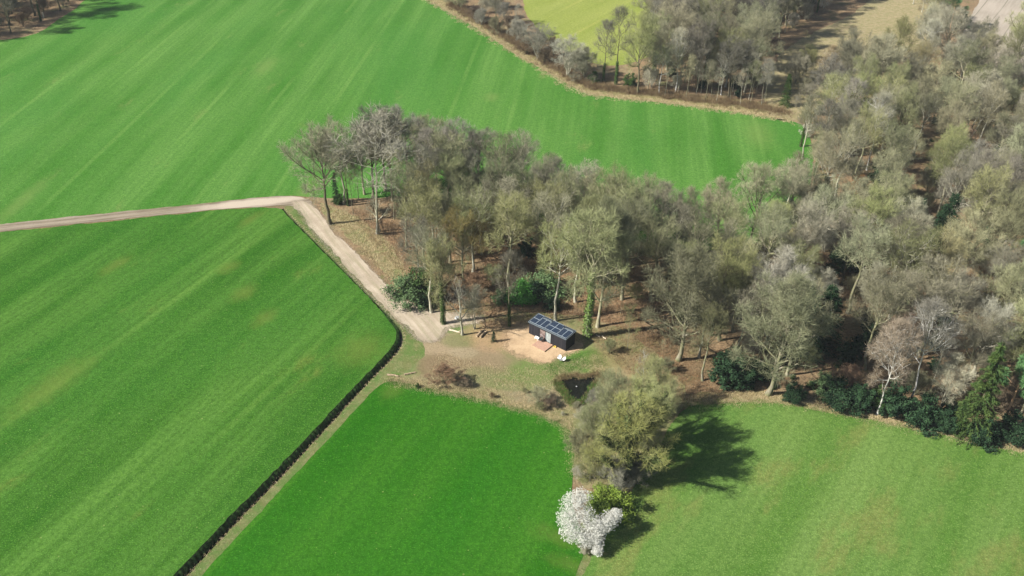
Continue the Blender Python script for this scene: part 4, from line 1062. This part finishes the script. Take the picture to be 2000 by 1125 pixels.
def wood_area(px, py):
    r = 'back' if py < 290 else 'upper middle' if py < 400 else 'lower middle' if py < 560 else 'front'
    return 'in the big wood, ' + r + (' left' if px < 1640 else ' centre' if px < 1850 else ' right')
Wp = [(1440, 500), (1500, 480), (1535, 430), (1556, 340), (1562, 260), (1580, 235), (1620, 200), (1720, 165), (1850, 130), (2060, 130), (2200, 300), (2180, 860), (2000, 855), (1900, 830), (1700, 785), (1530, 752), (1440, 735), (1430, 560)]
wd_ = dict(olive_a=2.5, olive_b=2.5, olive_c=1.5, grey_a=2.5, grey_b=2.5, purple_a=1.3, purple_b=1, olive_d=3, grey_c=2, pale_a=1.0, pale_b=.7, yellow_a=1.1, ivy_olive=2.0, mossy=1.0, birch=.4, birch_b=.5, slim_dark=.7, spruce_b=.5)
cnt += len(scatter(Wp, 6.45, wd_, (13.5, 19), wood_area, 7))
un = [0]
un[0] += len(scatter(Wp, 5.6, dict(shrub_a=2.5, shrub_b=3, shrub_c=.6, holly=1.2, holly_c=2, holly_b=2, bramble=1), (2.5, 6.5), wood_area, 8, .28))
un[0] += len(scatter([(770, 450), (900, 420), (1050, 430), (1290, 500), (1290, 590), (1110, 590), (950, 590), (850, 590)], 7.2, dict(shrub_a=2, shrub_b=4, bramble=2, holly=.5), (2, 4), 'on the floor of the grove', 9, .28))
cnt += len(scatter([(1260, 178), (1480, 195), (1478, 120), (1540, 60), (1620, 10), (1650, -30), (1320, -30), (1270, 40)], 5.2, dict(pole=1, pole_b=2, grey_a=3, birch_b=1, purple_b=3, slim_dark=2, olive_b=2, purple_a=3, ivy_olive=2), (14, 19), 'in the far wood at the top', 10))
un[0] += len(scatter([(1260, 178), (1480, 195), (1478, 120), (1540, 60), (1620, 10), (1650, -30), (1320, -30), (1270, 40)], 5.8, dict(holly_b=3, shrub_a=2, shrub_c=2, bramble=1), (3, 5.5), 'under the far wood at the top', 11, .2))
cnt += len(scatter([(1290, 186), (1500, 215), (1505, 200), (1480, 180), (1300, 172)], 2.6, dict(pole=3, pole_b=3, birch_b=.5, young=1.5), (8, 13), 'in the row of slim stems along the far dry edge', 12, .4))
cnt += len(scatter([(-120, 82), (0, 68), (50, 62), (88, 44), (165, 0), (220, -60), (-160, -60)], 6.2, dict(grey_a=2, purple_a=2, slim_dark=2, olive_c=1, purple_b=2, pole_b=1), (13, 18), 'in the far left wood', 13))
un[0] += len(scatter([(-120, 78), (0, 66), (80, 44), (165, -6), (220, -60), (-160, -60)], 6.5, dict(bramble=2, shrub_a=2, holly_b=1), (2, 4), 'under the far left wood', 14, .28))
cnt += len(scatter([(860, 0), (960, 62), (1060, 130), (1130, 160), (1150, 150), (1040, 80), (960, 10), (900, -30)], 5.5, dict(shrub_a=3, shrub_c=3, shrub_b=1, bramble=1), (3.5, 6), 'in the far hedge', 15, .35))
un[0] += len(scatter([(1500, 135), (1560, 90), (1600, 110), (1700, 120), (1620, 190), (1520, 200)], 8, dict(shrub_a=2, shrub_b=2, young=1, pole=1, grey_a=.6), (4, 9), 'on the dry field behind the wood', 16, .5))
cnt += len(scatter([(1780, -10), (1835, 30), (1850, 80), (1800, 120), (1790, 60)], 6, dict(birch=1, grey_a=2, pale_a=2, olive_a=1), (12, 16), 'beside the ploughed field', 17))
un[0] += len(scatter([(1400, 735), (1530, 772), (1640, 798), (1740, 822), (1870, 850), (2050, 885), (2050, 850), (1870, 815), (1700, 770), (1530, 735), (1400, 715)], 3.8, dict(holly=1, holly_c=2.5, holly_b=1.5, greybush=.8, ivybush=1.2, shrub_a=1.5, shrub_b=1.5, bramble=1), (1.5, 6), 'along the meadow edge of the big wood', 21, .3))
# brambles along the clearing's lower edge and under the lower hedge
un[0] += len(scatter([(930, 770), (1050, 800), (1100, 825), (1110, 800), (1060, 770), (960, 755)], 3.6, dict(bramble=2, shrub_b=2, shrub_c=1), (.7, 1.5), 'between the pond and the lower meadow', 18, .3))
un[0] += len(scatter([(1120, 830), (1160, 790), (1270, 850), (1310, 800), (1250, 920), (1190, 950), (1128, 935)], 3.3, dict(shrub_b=3, shrub_c=4, bramble=.5), (2, 4.2), 'under the willows of the lower hedge', 19, .3))
un[0] += len(scatter([(1160, 660), (1290, 680), (1320, 760), (1200, 700)], 4.5, dict(shrub_b=2, bramble=1, young=1), (1, 3), 'on the litter right of the clearing', 20, .4))
print('trees', cnt, 'understorey', un[0], 'cabin', LEN)

# ------------------------------------------------------------------ grass, straw and litter that nobody could count
def tufts(name, pts, n, h, mat, label, seed, wdt=.03, spread=.35, cat='grass'):
    """pts: (m,2) centres; n blades over them"""
    rng = np.random.default_rng(seed); c = pts[rng.integers(0, len(pts), n)]
    o = np.c_[c + rng.normal(0, spread, (n, 2)), np.full(n, .0)]
    d = nrm(rng.normal(0, .5, (n, 3)) + [0, 0, 1]); d[:, 2] = abs(d[:, 2])
    V, F = slivers(rng, o, d, h * rng.uniform(.5, 1.3, n), wdt)
    o = obj(name, mesh_np(name, V, [F], [mat])); tag(o, label, cat, None, 'stuff'); return o
def strip_pts(px, w_, n, seed):
    rng = np.random.default_rng(seed); p = np.array(gp(px)); d = np.r_[0, np.cumsum(np.linalg.norm(np.diff(p, axis=0), axis=1))]
    t = rng.random(n) * d[-1]; q = np.c_[np.interp(t, d, p[:, 0]), np.interp(t, d, p[:, 1])]
    return q + rng.normal(0, w_, q.shape)
def fol(name, a, b): return leaf(name, a, b, .9, .1)
M['straw_b'] = fol('straw_blades', (.42, .34, .19), (.56, .47, .29)); M['green_b'] = fol('green_grass_blades', (.06, .15, .02), (.12, .22, .045)); M['dark_b'] = fol('rank_dark_grass', (.03, .075, .018), (.075, .15, .04))
M['reed_b'] = fol('brown_rushes', (.16, .12, .06), (.28, .21, .11)); M['litter'] = fol('fallen_leaves', (.24, .12, .055), (.42, .24, .12))
EDGE1 = [(800, -20), (870, 20), (955, 70), (1055, 133), (1110, 167), (1150, 185), (1300, 200), (1500, 228), (1540, 236)]
tufts('dry_grass', strip_pts(EDGE1, .9, 1400, 1), 22000, .40, M['straw_b'], 'pale dry grass along the far hedge', 1, .04)
tufts('brambles', strip_pts([(880, 8), (965, 55), (1065, 118), (1120, 152), (1160, 170), (1300, 186), (1480, 208), (1535, 222)], 1.3, 1400, 21), 42000, 1.1, M['tw_bramble'], 'low brown brambles along the far hedge', 21, .03, .5, 'brambles')
EDGE2 = [(1340, 785), (1460, 776), (1530, 778), (1640, 800), (1740, 820), (1870, 848), (2000, 875), (2160, 905)]
tufts('dry_grass', strip_pts(EDGE2, .9, 1400, 2), 30000, .32, M['straw_b'], 'pale dry grass between the right meadow and the big wood', 2, .018)
tufts('green_tufts', strip_pts([(1340, 794), (1460, 787), (1530, 790), (1640, 812), (1740, 833), (1870, 860), (2000, 889)], .5, 1400, 34), 18000, .2, M['green_b'], 'green tufts fringing the right meadow', 34, .018)
tufts('dry_grass', strip_pts([(760, 742), (830, 757), (950, 780), (1060, 808), (1105, 830), (1125, 870), (1130, 930)], .6, 900, 3), 22000, .26, M['straw_b'], 'pale dry grass along the top of the lower meadow', 3, .016)
tufts('green_tufts', strip_pts([(760, 744), (830, 760), (950, 783), (1060, 811), (1107, 834), (1122, 870), (1124, 930)], .45, 900, 33), 16000, .2, M['green_b'], 'green tufts fringing the lower meadow', 33, .018)
dq = D_left[::1]; rngt = np.random.default_rng(8); w0 = ci - 10
nb_ = 42000; j = rngt.integers(w0, n_, nb_); lat = rngt.uniform(.35, .96, nb_)
o_ = np.c_[dc[j] + left_n[j] * (lat * wide[j])[:, None] + rngt.normal(0, .12, (nb_, 2)), -(1 - lat) * depth[j] * 1.35 - .02]
dd_ = nrm(np.c_[-left_n[j] * .55 + rngt.normal(0, .35, (nb_, 2)), np.full(nb_, .8)])
V, F = slivers(rngt, o_, dd_, rngt.uniform(.08, .38, nb_) * (.6 + .6 * np.sin(j * .7) ** 2), .022)
tag(obj('bank_grass', mesh_np('bank_grass', V, [F], [M['dark_b']])), 'rank dark grass hanging over the left bank of the ditch', 'grass', None, 'stuff')
nb_ = 7000; j = rngt.integers(0, n_, nb_); o_ = np.c_[dc[j] - left_n[j] * (wide[j] * 1.08)[:, None] + rngt.normal(0, .16, (nb_, 2)), np.full(nb_, .03)]
V, F = slivers(rngt, o_, nrm(rngt.normal(0, .5, (nb_, 3)) + [0, 0, 1]), rngt.uniform(.08, .22, nb_), .02)
tag(obj('dry_grass', mesh_np('dry_grass', V, [F], [M['straw_b']])), 'short straw on the right bank of the ditch', 'grass', None, 'stuff')
rng_ = np.random.default_rng(3); pp = pond[rng_.integers(0, len(pond), 500)]; pp = ctr + (pp - ctr) * rng_.uniform(.97, 1.22, (500, 1))
tufts('rushes', pp, 5000, .5, M['reed_b'], 'brown rushes round the dark pond', 4, .025, .30)
pp = pp[pp[:, 1] < ctr[1] + 1]; tufts('rushes', pp, 5000, .5, M['green_b'], 'green rushes on the near side of the pond', 5, .025, .32)
PW = [tuple(p) for p in ctr + (pond - ctr) * 1.12]
def poly_pts(px, n, seed):
    rr = random.Random(seed); W_ = gp(px); xs = [p[0] for p in W_]; ys = [p[1] for p in W_]; out = []
    while len(out) < n:
        x = rr.uniform(min(xs), max(xs)); y = rr.uniform(min(ys), max(ys))
        if inside(W_, x, y) and not inside(PW, x, y): out.append((x, y))
    return np.array(out)
tufts('rough_grass', poly_pts([(640, 400), (700, 425), (770, 480), (810, 560), (790, 580), (740, 530), (680, 460), (620, 400)], 900, 6), 14000, .3, M['straw_b'], 'rough straw and grass between the sandy track and the grove', 6)
tufts('rough_grass', poly_pts([(860, 690), (1000, 720), (1080, 715), (1160, 690), (1200, 740), (1110, 830), (960, 780), (830, 750)], 1500, 7), 26000, .22, M['straw_b'], 'rough straw on the lower side of the clearing', 7, .02)
tufts('rough_grass', poly_pts([(1060, 715), (1120, 695), (1170, 680), (1190, 715), (1080, 735)], 600, 8), 12000, .14, M['green_b'], 'green grass around the garden chairs', 8, .02)
rc = np.random.default_rng(12); yp_ = np.array(gp(yard)); jj = rc.integers(0, len(yp_), 700); tt_ = rc.random((700, 1)); ed = yp_[jj] * tt_ + yp_[(jj + 1) % len(yp_)] * (1 - tt_)
Vc, Fc = leaves(rc, np.c_[ed[rc.integers(0, 700, 9000)] + rc.normal(0, .45, (9000, 2)), rc.uniform(.03, .08, 9000)], nrm(rc.normal(0, .3, (9000, 3)) + [0, 0, 1]), .06)
tag(obj('wood_chips', mesh_np('wood_chips', Vc, [Fc], [M['chips']])), 'loose wood chips strewn over the edge of the cabin yard', 'wood chips', None, 'stuff')
tp_ = chaikin(np.array(gp(path)), 1); jj = rc.integers(0, len(tp_), 2500); tt_ = rc.random((2500, 1)); ed = tp_[jj] * tt_ + tp_[(jj + 1) % len(tp_)] * (1 - tt_)
Vc, Fc = leaves(rc, np.c_[ed[rc.integers(0, 2500, 14000)] + rc.normal(0, .32, (14000, 2)), rc.uniform(.05, .08, 14000)], nrm(rc.normal(0, .2, (14000, 3)) + [0, 0, 1]), .07)
tag(obj('loose_gravel', mesh_np('loose_gravel', Vc, [Fc], [M['sand']])), 'loose pale gravel strewn along the edges of the sandy track', 'gravel', None, 'stuff')
tufts('green_tufts', strip_pts(pathL, .5, 900, 35), 14000, .18, M['green_b'], 'green tufts along the ditch side of the sandy track', 35, .016)
tufts('dead_twigs', poly_pts([(670, 405), (760, 430), (850, 440), (1000, 440), (1280, 540), (1300, 600), (1230, 640), (1100, 620), (950, 640), (860, 600), (790, 540), (730, 470)], 2500, 41), 30000, .5, M['tw_bramble'], 'dead twigs and stems littering the floor of the grove', 41, .03, .6, 'twigs')
tufts('leaf_litter', poly_pts([(670, 405), (760, 430), (850, 440), (1000, 440), (1280, 540), (1300, 600), (1230, 640), (1100, 620), (950, 645), (860, 610), (790, 540), (730, 470)], 2500, 42), 26000, .12, M['litter'], 'fallen brown leaves on the floor of the grove', 42, .06, .6, 'leaves')
tufts('dead_twigs', poly_pts([(1130, 640), (1290, 640), (1480, 740), (1460, 775), (1330, 785), (1190, 700)], 1200, 43), 12000, .45, M['tw_bramble'], 'dead twigs on the litter right of the clearing', 43, .025, .6, 'twigs')
tufts('leaf_litter', poly_pts([(1130, 620), (1290, 640), (1420, 780), (1300, 790), (1190, 700)], 900, 9), 9000, .12, M['litter'], 'fallen brown leaves right of the cabin', 9, .05, .5, 'leaves')

# ------------------------------------------------------------------ thin spring haze
b = MB(); b.box(-900, 900, -300, 1500, -3, 140)
hm = bpy.data.materials.new('haze'); hm.use_nodes = True; hm.node_tree.nodes.clear()
o_ = hm.node_tree.nodes.new('ShaderNodeOutputMaterial'); v_ = hm.node_tree.nodes.new('ShaderNodeVolumePrincipled')
v_.inputs['Color'].default_value = (.80, .88, .95, 1); v_.inputs['Density'].default_value = .00010
hm.node_tree.links.new(v_.outputs[0], o_.inputs['Volume'])
hz = b.build('haze', hm); tag(hz, 'thin pale haze in the air over the fields and woods', 'haze', None, 'stuff')
